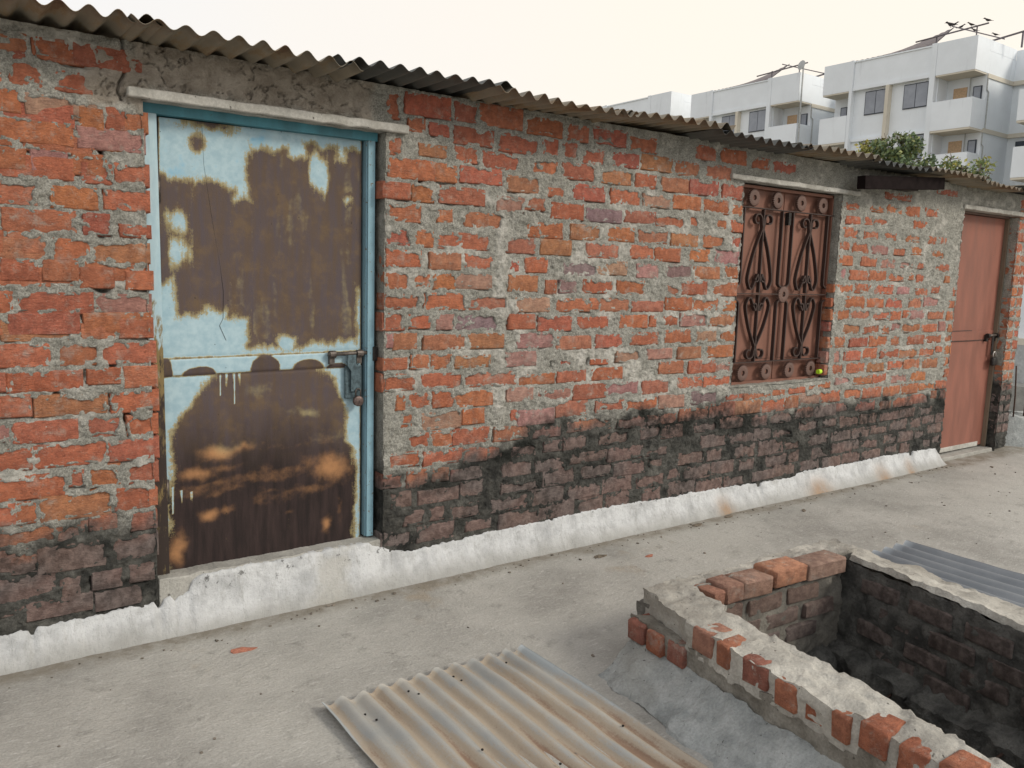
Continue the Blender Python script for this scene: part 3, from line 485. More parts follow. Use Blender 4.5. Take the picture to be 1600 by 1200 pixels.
# the rest of the shed (side and back walls)
SB = m_concrete('shed_side_render', (.24, .22, .19), (.33, .31, .27), 3, .006)
m = MB(); m.box((7.10, .02, -.0), (7.27, 3.0, 2.24)); m.box((-3.2, 2.85, 0), (7.10, 3.0, 2.24)); m.box((-3.2, .02, 0), (-3.05, 2.85, 2.24)); m.box((-3.05, .02, 0), (-1.44, .16, 2.24)); m.build('side_wall', SB, shed)
m = MB(); m.box((.0, .165, 0), (.99, .19, 2.1)); m.box((3.38, .13, .7), (4.43, .15, 2.1)); m.box((6.05, .165, 0), (7.09, .19, 2.1)); m.build('door_backing', SB, shed)
def rough_bar(name, x0, x1, y0, y1, z0, z1, mat, amp=.004, res=.02):
    bm = bmesh.new(); bmesh.ops.create_cube(bm, size=1)
    for v in bm.verts: v.co = Vector(((x0+x1)/2+v.co.x*(x1-x0), (y0+y1)/2+v.co.y*(y1-y0), (z0+z1)/2+v.co.z*(z1-z0)))
    long_ = [e for e in bm.edges if abs(e.verts[0].co.x-e.verts[1].co.x) > .01]
    bmesh.ops.bevel(bm, geom=[e for e in bm.edges if e not in long_] + long_, offset=.004, segments=1, affect='EDGES')
    es = [e for e in bm.edges if abs(e.verts[0].co.x-e.verts[1].co.x) > .05]
    bmesh.ops.subdivide_edges(bm, edges=es, cuts=int((x1-x0)/res), use_grid_fill=True)
    P = np.array([v.co[:] for v in bm.verts]); n = [amp*vn3(P[:, 0]*25+s, P[:, 1]*25, P[:, 2]*25, 50+s) for s in range(3)]
    for i, v in enumerate(bm.verts): v.co += Vector((n[0][i], n[1][i], n[2][i]))
    me = bpy.data.meshes.new(name); bm.to_mesh(me); bm.free(); return link(name, me, mat, shed)
rough_bar('lintel', -.055, 1.085, -.032, .15, 2.062, 2.098, LINTEL)
rough_bar('lintel', 3.26, 4.61, -.022, .12, 2.064, 2.094, LINTEL)
rough_bar('lintel', 6.05, 7.24, -.026, .15, 2.077, 2.112, LINTEL)
rough_bar('threshold', -.0, .985, .004, .15, .0, .216, CEMENT, .006)
rough_bar('threshold', 6.10, 7.05, .01, .15, -.02, .03, CEMENT, .004)
# whitewashed skirting
def skirting():
    x = np.arange(-1.45, 6.10, .008); n = 16; tt = np.linspace(0, 1, n)
    top = np.interp(x, [-1.45, -.55, -.1, .03, .16, .30, .90, 1.02, 1.13, 2.16, 3.0, 4.12, 4.16, 5.3, 6.0, 6.1], [.12, .118, .13, .135, .205, .208, .213, .165, .135, .168, .155, .128, .15, .15, .135, .06])
    top = top + .010*fbm2(x*4, x*0, 60, 3, .6) + .009*fbm2(x*55, x*0, 61, 3, .6) - .028*sst(.36, .46, fbm2(x*9, x*0+4, 62, 3))
    foot = .088 + .010*fbm2(x*1.7, x*0, 63, 3) + .006*fbm2(x*20, x*0, 64, 3)
    Xg = np.repeat(x[:, None], n, 1); T = np.repeat(tt[None], len(x), 0); tp = top[:, None]; ft = foot[:, None]
    s = np.clip((T-.14)/.86, 0, 1)
    Yg = np.where(T < .14, .022-.031*T/.14, -.009-(ft-.009)*(s**1.6)); Zg = np.where(T < .14, tp*1.0, tp*(1-s)**1.05-.006*s)
    Yg += .0022*fbm2(Xg*9, T*3, 65, 4, .6)*(T > .1); Zg += .0015*fbm2(Xg*20, T*6, 66, 3)*(T > .1)
    V = np.stack([Xg, Yg, Zg], -1).reshape(-1, 3)
    d = np.zeros(len(V)); 
    for cx_, w_ in ((4.35, .12), (5.15, .08), (3.35, .07), (5.55, .06)): d = np.maximum(d, np.exp(-((V[:, 0]-cx_)/w_)**2)*sst(.15, .0, V[:, 2]))
    return link('skirting', npmesh('skirting', V, gridF(len(x), n), {'stain': np.stack([d, d, d], -1)}), WHITE, shed)
skirting()
# ------------------------------------------------------------------ roof sheets
def corr(name, w, l, pitch, amp, mat, M_, parent=None, seed=0, dent=.004, ny=40, flat=0., thick=.0014, curl=0., wob=1.):
    """corrugated sheet, local x across the waves, y along them"""
    nxs = int(w/pitch*12)+1; x = np.linspace(0, w, nxs); y = np.linspace(0, l, ny)
    Xg, Yg = np.meshgrid(x, y, indexing='ij')
    Zg = amp*np.cos(2*math.pi*(Xg+wob*.008*vn2(Xg*3, Yg*2, seed))/pitch)*(1+.25*vn2(Xg*4, Yg*1.5, seed+1))
    if flat: Zg = np.where(Xg > w-flat, -amp*.4, Zg)
    Zg = Zg + dent*fbm2(Xg*2.5, Yg*2.2, seed+2, 3) + curl*np.exp(-Xg/.12)
    Yg = Yg + dent*.8*fbm2(Xg*9, Yg*0, seed+3, 2)*(1-np.clip(Yg/.1, 0, 1))
    a = np.stack([Xg, Yg, Zg], -1).reshape(-1, 3); b = a-np.array([0, 0, thick]); N = len(a); F = gridF(nxs, ny)
    idx = np.arange(N).reshape(nxs, ny); per = np.concatenate([idx[:-1, 0], idx[-1, :-1], idx[:0:-1, -1], idx[0, :0:-1]])
    side = np.stack([per, np.roll(per, -1), np.roll(per, -1)+N, per+N], -1)
    o = link(name, npmesh(name, np.concatenate([a, b]), np.concatenate([F, F[:, ::-1]+N, side])), mat, None)
    if parent: o.parent = parent
    o.matrix_local = M_; return o
x = -1.55; i = 0; rs = random.Random(11)
mats = [ROOFB, ROOFB, ROOFB, ROOFD, ROOFB, ROOFB, ROOFD, ROOFB, ROOFD, ROOFB, ROOFB, ROOFD, ROOFB]
while x < 7.3:
    yaw = rs.uniform(-.020, .012); tilt = (.018 if i % 2 else -.008)+rs.uniform(-.006, .006)
    M_ = Matrix.Translation((x, -.245+rs.uniform(-.035, .02), 2.266+(.008 if i % 2 else 0))) @ Matrix.Rotation(yaw, 4, 'Z') @ Matrix.Rotation(.022+rs.uniform(-.01, .008), 4, 'X') @ Matrix.Rotation(-tilt, 4, 'Y')
    corr('roof_sheet', .84, 3.5, rs.choice((.082, .085, .088)), .0150, mats[i % len(mats)], M_, shed, seed=100+i*7, dent=.016, ny=46)
    x += .735; i += 1
m = MB(); m.box((0, -.03, -.045), (1.02, .03, .04), Matrix.Translation((4.42, -.13, 2.135)) @ Matrix.Rotation(-.075, 4, 'Y')); m.build('steel_box', BOXM, shed)
m = MB()
m.box((4.6, -.095, 2.14), (5.2, .03, 2.18))
m.build('box_bracket', BLACK, shed)
# ------------------------------------------------------------------ near door
def door1():
    y = .088
    leaf = [(.070, 2.02), (.914, 2.028), (.913, .216), (.040, .210)]   # TL TR BR BL
    n, mz = 150, 320; U, Vv = np.meshgrid(np.linspace(0, 1, n), np.linspace(0, 1, mz), indexing='ij')
    tl, tr, br_, bl_ = [np.array(p) for p in leaf]
    P = (tl*(1-U)[..., None]+tr*U[..., None])*(1-Vv)[..., None]+(bl_*(1-U)[..., None]+br_*U[..., None])*Vv[..., None]
    px, pz = P[..., 0], P[..., 1]
    RT, RB = .513, .553                                                   # mid rail, fraction from the top
    nz_ = fbm2(U*7, Vv*14, 71, 4, .55); nh = fbm2(U*14, Vv*5, 72, 3); nv_ = fbm2(U*16, Vv*2.5, 73, 3)
    u, v = U+.022*nz_, Vv/RT+.035*nv_
    def bx(a0, a1, b0, b1, uu, vv, s=.045): return np.minimum(np.minimum(uu-a0, a1-uu), np.minimum(vv-b0, b1-vv)*.9)/s
    def el(cu, cv, ru, rv, uu, vv, k=.1): return (1-np.hypot((uu-cu)/ru, (vv-cv)/rv))*min(ru, rv)/.045
    f = np.full(U.shape, -9.)
    for q in (bx(.13, .34, .255, .80, u, v), bx(-.01, .16, .24, .66, u, v)-.1+.9*nh, bx(.30, .44, .31+.12*(Vv > .5), .83, u, v), bx(.405, .97, .11, .96, u, v), bx(.42, .60, .085, .3, u, v), bx(.70, .86, .05, .3, u, v), bx(.91, 1.03, .05, .70, u, v)-.1, bx(.06, .2, .58, .83, u, v)-.2,
              el(.165, .095, .05, .045, u+.04*nh, v)-.25, el(.22, .0, .10, .03, u, v)): f = np.maximum(f, q)
    for q in (el(.775, .165, .055, .085, u+.05*nh, v+.04*nv_), el(.085, .42, .035, .05, u+.06*nh, v), el(.09, .55, .035, .06, u+.06*nv_, v), el(.60, .94, .06, .05, u, v)-.2, el(.27, .93, .13, .06, u, v), el(.35, .9, .04, .08, u, v), el(.92, .30, .03, .03, u, v)-.3): f = np.minimum(f, -q)
    up = sst(-1.2, 1.2, f)
    gl_u = .45*sst(.05, .5, fbm2(U*11, Vv*5, 74, 4)+.25*sst(.6, 1, v)-.22)*(f > .5)
    # lower panel
    v2 = (Vv-RB)/(1-RB); ul, vl = U+.03*nz_, v2+.03*nh
    g1 = np.minimum(1.2, ((vl-.30)+(ul-.02)*1.35)/.05)                    # top-left paint triangle
    g1 = np.maximum(g1, bx(.06, .2, .30, .5, ul, vl)-.6)
    g2 = ((.985-.10*np.clip(.45-vl, 0, .4)-.055*np.clip(vl-.2, 0, .3)*0)-ul-.07*np.exp(-((vl-.08)/.12)**2)-.05*np.exp(-((vl-.35)/.12)**2)-.02)/.03
    g2 = np.minimum(g2, ((ul-.79)*-1+ (vl-.03)*1.2+.02)/.05*np.where(ul > .74, 1, 99)+np.where(ul > .74, 0, 9))
    g3 = (ul-.045+.05*np.clip(vl-.35, 0, .5))/.03
    f2 = np.minimum(np.minimum(g1, g2), g3)*.65
    lo = sst(-1.2, 1.2, f2)
    deep = sst(.14, .62, v2+.10*nh+.06*nz_+.06*(1-U)-.03)
    glow = np.zeros(U.shape)
    for cu, cv, ru, rv, s_ in ((.26, .415, .09, .045, .9), (.38, .40, .10, .03, .6), (.16, .515, .11, .035, .75), (.28, .50, .1, .025, .5), (.50, .545, .07, .055, .35), (.83, .56, .11, .085, .85), (.72, .53, .08, .07, .4), (.21, .735, .045, .035, .9), (.29, .72, .04, .03, .55), (.80, .88, .03, .05, .75), (.72, .67, .12, .03, .45), (.065, .90, .035, .10, .8), (.45, .10, .08, .04, .4), (.70, .24, .1, .03, .5), (.88, .80, .02, .12, .3), (.60, .80, .03, .02, .3)):
        glow = np.maximum(glow, s_*np.exp(-(((ul-cu)/ru)**2+((vl-cv)/rv)**2)))
    glow = np.maximum(glow, .36*sst(.05, .55, fbm2(U*3.2+5, v2*13, 78, 4)+.1)*sst(.30, .42, v2)*sst(.82, .62, v2))
    # streaks of paint and scraped marks
    for cu, c0, c1 in ((.30, .0, .10), (.335, .0, .16), (.36, .0, .09), (.27, .0, .11), (.045, .56, .7), (.085, .58, .66), (.13, .60, .68)):
        lo = np.minimum(lo, 1-.9*np.exp(-((U-cu-.004*nh)/(.0075*np.clip(1-.85*(v2-c0)/(c1-c0), .12, 1)))**2)*(v2 > c0)*(v2 < c1))
    # rail
    fr = np.full(U.shape, -1.); vr = (Vv-RT)/(RB-RT)
    for cu, r_, hh in ((.02, .035, 1.2), (.17, .085, .55), (.485, .075, .95), (.71, .09, .62), (.86, .06, .3)): fr = np.maximum(fr, 1-np.hypot((U-cu)/r_, (1-vr)/hh))
    ra = sst(-.12, .22, fr+.25*nz_)
    m_u = (Vv < RT); m_r = (Vv >= RT) & (Vv < RB)
    rust = np.where(m_u, up, np.where(m_r, ra, lo)); dp = np.where(m_u | m_r, np.where(m_r, .25, 0), deep); gw = np.where(m_u, gl_u*.8, np.where(m_r, 0, glow))
    edge = np.minimum(np.minimum(U, 1-U)*.86, 9); rust = np.maximum(rust, .75*sst(.010, .0, edge)); dp = np.maximum(dp, .8*sst(.012, .0, np.where(U < .5, edge, 9))*sst(.2, .4, Vv))
    gv = np.minimum(np.abs(Vv-RT), np.abs(Vv-RB))*1.8
    Yg = y + .004*np.exp(-(gv/.0045)**2) - np.where(m_r, .005, 0) + .0035*fbm2(U*2.5, Vv*4, 75, 3)
    rust = np.maximum(rust, .8*np.exp(-(gv/.004)**2))
    V = np.stack([px, Yg, pz], -1).reshape(-1, 3)
    d = link('door', npmesh('door', V, gridF(n, mz)[:, ::-1], {'wear': np.stack([rust, gw, dp], -1).reshape(-1, 3)}), DOORR, shed)
    tag(d, 'pale blue metal door with big brown rust patches')
    m = MB()
    m.box((.0, .055, .205), (.058, .068, 2.035)); m.box((.052, .068, .205), (.060, .115, 2.035)); m.build('frame', m_frame_left(), d)
    m = MB(); m.box((.930, .052, .225), (.962, .064, 2.04)); m.box((.924, .064, .225), (.932, .115, 2.04)); m.build('frame', BLUE, d)
    m = MB(); m.box((.0, .05, 2.026), (.972, .063, 2.064)); m.box((.0, .063, 2.026), (.972, .115, 2.034)); m.build('frame', TEAL, d)
    # bolt with its keepers, hasp plate
    zb_ = 1.088
    m = MB(); m.tube([(.745, .062, zb_), (.962, .062, zb_+.003)], .0085, 10); m.build('bolt', IRON, d, True)
    for xk in (.765, .895):
        m = MB(); m.tube([(xk-.014, .063, zb_), (xk+.014, .063, zb_)], .017, 12); m.box((xk-.012, .064, zb_-.045), (xk+.012, .088, zb_-.012)); m.build('bolt_keeper', IRON, d)
    m = MB(); m.box((.955, .046, zb_-.035), (.978, .06, zb_+.03), bev=.004); m.build('bolt_keeper', BLACK, d)
    m = MB(); m.bar([(.855, .058, zb_-.005), (.855, .056, zb_-.05), (.872, .056, zb_-.075), (.872, .056, zb_-.17)], .042, .006); m.build('hasp', HASP, d)
    m = MB(); m.box((.828, .066, zb_-.205), (.908, .078, zb_-.055), bev=.003); m.build('lock_plate', HASP, d)
    m = MB(); m.tube([(.232, y-.0008, 2.01), (.236, y-.0008, 1.86), (.262, y-.0008, 1.66), (.292, y-.001, 1.46), (.303, y-.001, 1.36), (.30, y-.0008, 1.25), (.285, y-.0008, 1.22), (.31, y-.0008, 1.16)], .0008, 5); m.build('crease', BLACK, d)
    for a in (1.75, .55): 
        m = MB(); m.tube([(.062, .082, a-.05), (.062, .082, a+.05)], .010, 8); m.build('hinge', IRON, d, True)
    # padlock hangs in the hasp: a thing of its own
    pk = empty('padlock', (.882, .045, zb_-.215)); tag(pk, 'small round brown padlock hanging on the rusty blue door', 'padlock')
    m = MB(); m.tube([(.882, .056, zb_-.215), (.882, .053, zb_-.215), (.882, .039, zb_-.215), (.882, .036, zb_-.215)], [.020, .024, .024, .020], 20); m.build('lock_body', LOCKB, pk, True)
    m = MB(); m.tube([(.870, .047, zb_-.2)]+[(.882-.012*math.cos(t), .047, zb_-.172+.013*math.sin(t)) for t in np.linspace(0, math.pi, 8)]+[(.894, .047, zb_-.2)], .0032, 7); m.build('shackle', IRON, pk, True)
    m = MB(); m.box((.881, .0352, zb_-.226), (.8835, .0365, zb_-.210)); m.build('keyhole', BLACK, pk)
door1()
# ------------------------------------------------------------------ far door
def door2():
    y = .10
    m = MB(); m.box((6.105, y, .05), (7.025, y+.03, 2.055), bev=.004)
    d = m.build('door', PINK, shed); tag(d, 'plain red oxide metal door with a mid rail')
    m = MB(); m.box((6.115, y-.006, 1.005), (7.02, y-.001, 1.085), bev=.002); m.build('rail', PINK, d)
    m = MB(); m.box((7.028, y-.03, .03), (7.052, y+.02, 2.065)); m.build('frame', m_paint('far_frame_paint', (.22, .17, .12)), d)
    m = MB(); m.box((6.10, y-.03, 2.058), (7.052, y+.02, 2.074)); m.build('frame', m_paint('far_frame_head', (.16, .10, .08)), d)
    m = MB(); m.box((6.13, y-.003, .045), (6.95, y+.002, .085)); m.build('kick_strip', LINTEL, d)
    m = MB(); m.tube([(6.86, y-.03, 1.04), (7.045, y-.03, 1.045)], .011, 10); m.build('bolt', IRON, d, True)
    for xk in (6.87, 7.03):
        m = MB(); m.tube([(xk-.014, y-.03, 1.04), (xk+.014, y-.03, 1.04)], .021, 12); m.box((xk-.012, y-.028, .99), (xk+.012, y, 1.03)); m.build('bolt_keeper', BLACK, d)
    m = MB(); m.bar([(6.965, y-.032, 1.04), (6.965, y-.034, .87)], .034, .006); m.build('hasp', BLACK, d)
    m = MB(); m.tube([(6.12, y-.007, 1.088), (6.5, y-.007, 1.09), (6.62, y-.0068, 1.088)], .003, 5); m.tube([(6.12, y-.007, 1.003), (6.6, y-.007, 1.001), (6.95, y-.0068, 1.006)], .003, 5); m.build('rail_seam', BLACK, d)
    pk = empty('padlock', (6.985, y-.05, .80)); tag(pk, 'black padlock with bright shackle on the red oxide door at the far end', 'padlock')
    m = MB(); m.box((6.945, y-.065, .775), (7.025, y-.035, .85), bev=.013); m.build('lock_body', BLACK, pk, True)
    m = MB(); m.tube([(6.962, y-.05, .845)]+[(6.985-.023*math.cos(t), y-.05, .875+.024*math.sin(t)) for t in np.linspace(0, math.pi, 9)]+[(7.008, y-.05, .845)], .006, 8); m.build('shackle', m_plain('bright_steel', (.45, .43, .40), .35, .7, .2, 80), pk, True)
door2()
# ------------------------------------------------------------------ grilled window
def window():
    x0, x1, z0, z1, y = 3.415, 4.40, .805, 2.052, .085
    w = x1-x0; hh = z1-z0
    m = MB(); m.box((x0, y, z0), (x0+w/2-.004, y+.02, z1)); m.box((x0+w/2+.004, y, z0), (x1, y+.02, z1))
    win = m.build('window', SHUT, shed); tag(win, 'brown shuttered window behind an ornamental iron grille')
    for a, b in ((x0+.03, x0+w/2-.03), (x0+w/2+.03, x1-.03)):
        m = MB(); m.box((a, y-.005, z0+.15), (b, y-.0008, z1-.15), bev=.002); m.build('shutter_panel', SHUT, win)
    m = MB(); m.bar([(x0-.0, y-.02, z0), (x1, y-.02, z0)], .02, .03); m.bar([(x0, y-.02, z1-.008), (x1, y-.02, z1-.008)], .018, .03); m.bar([(x0+.006, y-.02, z0), (x0+.006, y-.02, z1)], .012, .03); m.bar([(x1-.006, y-.02, z0), (x1-.006, y-.02, z1)], .012, .03); m.build('window_frame', SHUT, win)
    yb = .052
    zt, zm, zl = z1-.135, z0+.575, z0+.135
    for z in (zt, zm, zl):
        m = MB(); m.bar([(x0, yb, z), (x1+.004, yb, z)], .006, .026); m.build('grille_rail', GRILL, win)
    FW, FD = .009, .024
    def arc(cx, cz, r0, r1, a0, a1, n=14): return [(cx+(r0+(r1-r0)*i/n)*math.cos(a0+(a1-a0)*i/n), yb, cz+(r0+(r1-r0)*i/n)*math.sin(a0+(a1-a0)*i/n)) for i in range(n+1)]
    def crs(pts, n=6):
        o = []
        P = [pts[0]]+pts+[pts[-1]]
        for i in range(1, len(P)-2):
            a, b, c, d = [np.array(p) for p in P[i-1:i+3]]
            for k in range(n):
                t = k/n; o.append(tuple(.5*((2*b)+(c-a)*t+(2*a-5*b+4*c-d)*t*t+(3*b-a-3*c+d)*t**3)))
        o.append(pts[-1]); return o
    for hs in (0, 1):
        xa = x0+w*(.0+.5*hs); cx = xa+w*.25; edge = .055
        for up in (1, -1):
            ze = zt if up > 0 else zl; L = abs(ze-zm)
            q = lambda fx, fz: (cx+fx, yb, zm+up*fz*L)
            m = MB(); m.bar([q(0, .015), q(0, .99)], FW, FD); m.build('grille_bar', GRILL, win)
            for sx in (-1, 1):
                # outer bar with a foot that curls away at the mid rail
                bxp = sx*(.25*w-edge)
                m = MB(); m.bar(crs([q(bxp, .99), q(bxp, .5), q(bxp, .17), q(bxp+sx*.010, .11), q(bxp+sx*.034, .085)]), FW, FD); m.build('grille_bar', GRILL, win)
                # scroll: small curl at the rail, belly, crossing near the far end, large curl
                cc = .034
                s1 = [(cx+sx*(.034+cc*.62*math.cos(t)*(.45+.55*i/10)), yb, zm+up*(.085*L/.5+.034*math.sin(t)*(.45+.55*i/10))) for i, t in enumerate(np.linspace(-1.1, 2.6+.6, 11))]
                belly = [q(sx*.030, .075), q(sx*.075, .05), q(sx*.112, .13), q(sx*.112, .24), q(sx*.070, .50), q(sx*.022, .70), q(sx*.006, .77), q(sx*.012, .84)]
                rC = .040; cX, cZ = cx+sx*.056, zm+up*.865*L
                curl = []
                for i, t in enumerate(np.linspace(math.pi, math.pi-1.65*math.pi, 22)):
                    r = rC*(1.08-.62*i/21); curl.append((cX+sx*r*math.cos(t), yb, cZ+up*r*math.sin(t)))
                small = []
                for i, t in enumerate(np.linspace(.3, -1.5*math.pi, 16)):
                    r = .011+.013*i/15; small.append((cx+sx*(.034+r*math.cos(t)), yb, zm+up*(.10*L/.56+r*math.sin(t)*1.1)))
                m = MB(); m.bar(crs(small[::2]+[q(sx*.075, .055)]+belly[2:]+curl[1::2], 5), FW*.9, FD); m.build('grille_scroll', GRILL, win)
    def rosette(cx, cz, R):
        n = 26; V = []; F = []
        for yy, sc in ((.012, 1.), (-.004, .96)):
            for k in range(n*2):
                a = math.pi*k/n; r = R*(1 if k % 2 == 0 else .84)*sc; V.append((cx+r*math.cos(a), yb-.012+yy, cz+r*math.sin(a)))
            for k in range(n*2):
                a = math.pi*k/n; V.append((cx+R*.62*sc*math.cos(a), yb-.015+yy*.8, cz+R*.62*sc*math.sin(a)))
            for k in range(n*2):
                a = math.pi*k/n; V.append((cx+R*.30*math.cos(a), yb-.013+yy, cz+R*.30*math.sin(a)))
        N = n*2; o2 = 3*N
        for k in range(N):
            j = (k+1) % N
            F += [(k, j, N+j, N+k), (N+k, N+j, 2*N+j, 2*N+k), (o2+k, o2+N+k, o2+N+j, o2+j), (o2+N+k, o2+2*N+k, o2+2*N+j, o2+N+j), (k, o2+k, o2+j, j), (2*N+k, 2*N+j, o2+2*N+j, o2+2*N+k)]
        MB().add(V, F).build('rosette', ROSE, win)
    for fx in (.135, .375, .625, .865):
        rosette(x0+w*fx, z1-.075, .056); rosette(x0+w*fx, z0+.068, .056)
    rosette(x0+w*.5, zm, .058)
    m = MB(); m.box((x0+w*.5-.012, .03, zt-.09), (x0+w*.5+.012, .06, zt-.01)); m.build('shutter_latch', BLACK, win)
    c = MB(); c.tube([(4.30, -.0, .852), (4.33, -.0, .852), (4.332, 0, .852)], [.016, .016, .012], 14)
    tag(c.build('plastic_scrap', YEL), 'bright yellow green plastic scrap at the right foot of the window grille', 'plastic scrap')
window()
# ================================================================== rough solids
def rough_solid(name, corners, mat, parent, res=.014, amp=.007, seed=0, skip=(), stain=None, low=.010):
    """hexahedron given by 8 corners (bottom 4 then top 4, same order), every face a displaced grid"""
    c = [np.array(p, float) for p in corners]
    faces = {'bottom': (0, 3, 2, 1), 'top': (4, 5, 6, 7), 's0': (0, 1, 5, 4), 's1': (1, 2, 6, 5), 's2': (2, 3, 7, 6), 's3': (3, 0, 4, 7)}
    VV, FF, o = [], [], 0
    for k, q in faces.items():
        if k in skip: continue
        a, b, d, e = [c[i] for i in q]; nu = max(2, int(max(np.linalg.norm(b-a), np.linalg.norm(d-e))/res)+1); nv = max(2, int(max(np.linalg.norm(e-a), np.linalg.norm(d-b))/res)+1)
        U, T = np.meshgrid(np.linspace(0, 1, nu), np.linspace(0, 1, nv), indexing='ij'); U, T = U[..., None], T[..., None]
        P = ((a*(1-U)+b*U)*(1-T)+(e*(1-U)+d*U)*T).reshape(-1, 3); VV.append(P); FF.append(gridF(nu, nv)+o); o += len(P)
    V = np.concatenate(VV); F = np.concatenate(FF); x, y, z = V.T; D = []
    for s in range(3):
        D.append(low*vn3(x*9, y*9, z*9, seed+s)+amp*(vn3(x*28, y*28, z*28, seed+s+5)+.6*vn3(x*70, y*70, z*70, seed+s+9)))
    V = V+np.stack(D, -1)
    return link(name, npmesh(name, V, F), mat, parent)
def lay_brick(parent, org, ux, uy, L, D, H, tint, seed, name='brick', st=(0, 0, 0), mat=None):
    """loose brick: origin corner, unit axes in plan, length, depth, height; worn edges"""
    r = random.Random(seed); bm = bmesh.new(); bmesh.ops.create_cube(bm, size=1)
    for v in bm.verts: v.co = Vector(((v.co.x+.5)*L, (v.co.y+.5)*D, (v.co.z+.5)*H))
    bmesh.ops.bevel(bm, geom=bm.edges[:], offset=.006, segments=1, affect='EDGES')
    ux = Vector((ux[0], ux[1], 0)).normalized(); uy = Vector((uy[0], uy[1], 0)).normalized(); o = Vector(org)
    V = []; bm.verts.index_update()
    tl = (r.uniform(-.02, .02), r.uniform(-.02, .02))
    for v in bm.verts: V.append(tuple(o+ux*(v.co.x+r.uniform(-.003, .003))+uy*(v.co.y+r.uniform(-.003, .003))+Vector((0, 0, v.co.z+r.uniform(-.002, .002)+tl[0]*v.co.x+tl[1]*v.co.y))))
    F = [tuple(v.index for v in f.verts) for f in bm.faces]; bm.free()
    return brick_obj(V, F, np.array(tint), parent, st, name, mat)
# ------------------------------------------------------------------ brick shaft on the terrace
pit = empty('brick_shaft', (2.0, -2.0, 0)); tag(pit, 'low rough brick kerb round an open shaft, black inside, on the terrace', 'brick shaft')
def quad(o0, o1, i1, i0, z0, zo, zi): 
    return [(*o0, z0), (*o1, z0), (*i1, z0), (*i0, z0), (*o0, zo), (*o1, zo), (*i1, zi), (*i0, zi)]
OUTA, OUTB = (1.430, -1.185), (1.285, -2.92)
lx = lambda y, off=0: OUTA[0]+(OUTB[0]-OUTA[0])*(y-OUTA[1])/(OUTB[1]-OUTA[1])+off
nearw = rough_solid('near_wall', quad((1.445, -1.19), OUTB, (1.40, -2.90), (1.60, -1.37), -.14, .195, .195), PITSIDE, pit, seed=201, skip=('bottom',))
rough_solid('near_wall_top', quad((lx(-1.52, .012), -1.50), (lx(-2.92, .012), -2.92), (1.41, -2.90), (1.615, -1.40), .17, .275, .285), PITTOP, pit, seed=205, skip=('bottom',), amp=.009, low=.014)
rough_solid('near_wall_top', quad((1.515, -1.18), (lx(-1.50, .03), -1.52), (1.63, -1.48), (1.68, -1.30), .17, .275, .285), PITTOP, pit, seed=206, skip=('bottom',), amp=.010, low=.012)
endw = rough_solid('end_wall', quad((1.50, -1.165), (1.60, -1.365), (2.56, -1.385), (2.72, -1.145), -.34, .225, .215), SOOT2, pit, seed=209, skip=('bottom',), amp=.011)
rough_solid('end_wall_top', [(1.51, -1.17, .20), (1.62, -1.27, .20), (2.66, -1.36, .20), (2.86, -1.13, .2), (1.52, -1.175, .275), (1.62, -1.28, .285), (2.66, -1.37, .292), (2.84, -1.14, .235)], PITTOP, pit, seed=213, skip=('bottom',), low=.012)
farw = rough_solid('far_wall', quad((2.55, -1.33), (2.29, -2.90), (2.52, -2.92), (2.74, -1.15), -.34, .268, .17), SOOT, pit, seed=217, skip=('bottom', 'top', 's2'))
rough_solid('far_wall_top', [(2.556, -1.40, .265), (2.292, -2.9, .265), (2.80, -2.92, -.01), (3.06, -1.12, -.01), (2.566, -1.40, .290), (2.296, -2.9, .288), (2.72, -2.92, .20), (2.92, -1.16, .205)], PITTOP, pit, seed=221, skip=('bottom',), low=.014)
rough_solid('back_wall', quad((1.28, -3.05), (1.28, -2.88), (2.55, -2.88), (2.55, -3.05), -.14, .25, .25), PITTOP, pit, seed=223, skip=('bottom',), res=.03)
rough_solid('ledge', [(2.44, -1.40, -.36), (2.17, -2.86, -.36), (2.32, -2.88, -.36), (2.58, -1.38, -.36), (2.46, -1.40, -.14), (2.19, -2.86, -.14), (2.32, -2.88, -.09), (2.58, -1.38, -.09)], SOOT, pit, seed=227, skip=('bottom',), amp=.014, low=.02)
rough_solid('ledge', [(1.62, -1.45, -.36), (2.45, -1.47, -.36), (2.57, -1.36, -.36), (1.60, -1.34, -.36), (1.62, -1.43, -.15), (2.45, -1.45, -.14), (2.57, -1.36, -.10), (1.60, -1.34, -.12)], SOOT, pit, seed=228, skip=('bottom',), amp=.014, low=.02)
rough_solid('apron', [(1.275, -1.205, -.01), (1.00, -2.95, -.01), (1.31, -2.95, -.01), (1.455, -1.20, -.01), (1.285, -1.215, .004), (1.01, -2.95, .004), (1.302, -2.95, .125), (1.437, -1.20, .105)], APRON, pit, seed=231, skip=('bottom',), amp=.006, low=.018)
m = MB(); 
for a in ((1.58, -1.35, -3.1), ): 
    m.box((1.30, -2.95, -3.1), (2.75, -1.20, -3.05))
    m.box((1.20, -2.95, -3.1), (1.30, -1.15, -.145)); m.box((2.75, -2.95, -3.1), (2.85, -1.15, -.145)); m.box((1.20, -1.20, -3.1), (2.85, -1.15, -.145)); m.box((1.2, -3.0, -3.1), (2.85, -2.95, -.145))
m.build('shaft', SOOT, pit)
tO = [(.50, .19, .105), (.50, .17, .09), (.54, .20, .11), (.40, .15, .105), (.46, .22, .15)]
rp = random.Random(5); u_ = (OUTB[0]-OUTA[0], OUTB[1]-OUTA[1])
for k in range(3):                                                       # lower headers on the bare ledge
    y = -1.205-.105*k; lay_brick(pit, (lx(y, -.012+.012*(k == 2)), y, .108), u_, (1, 0), .088, .11, .078, tO[(3, 1, 3)[k]], 300+k)
y = -1.53
k = 0
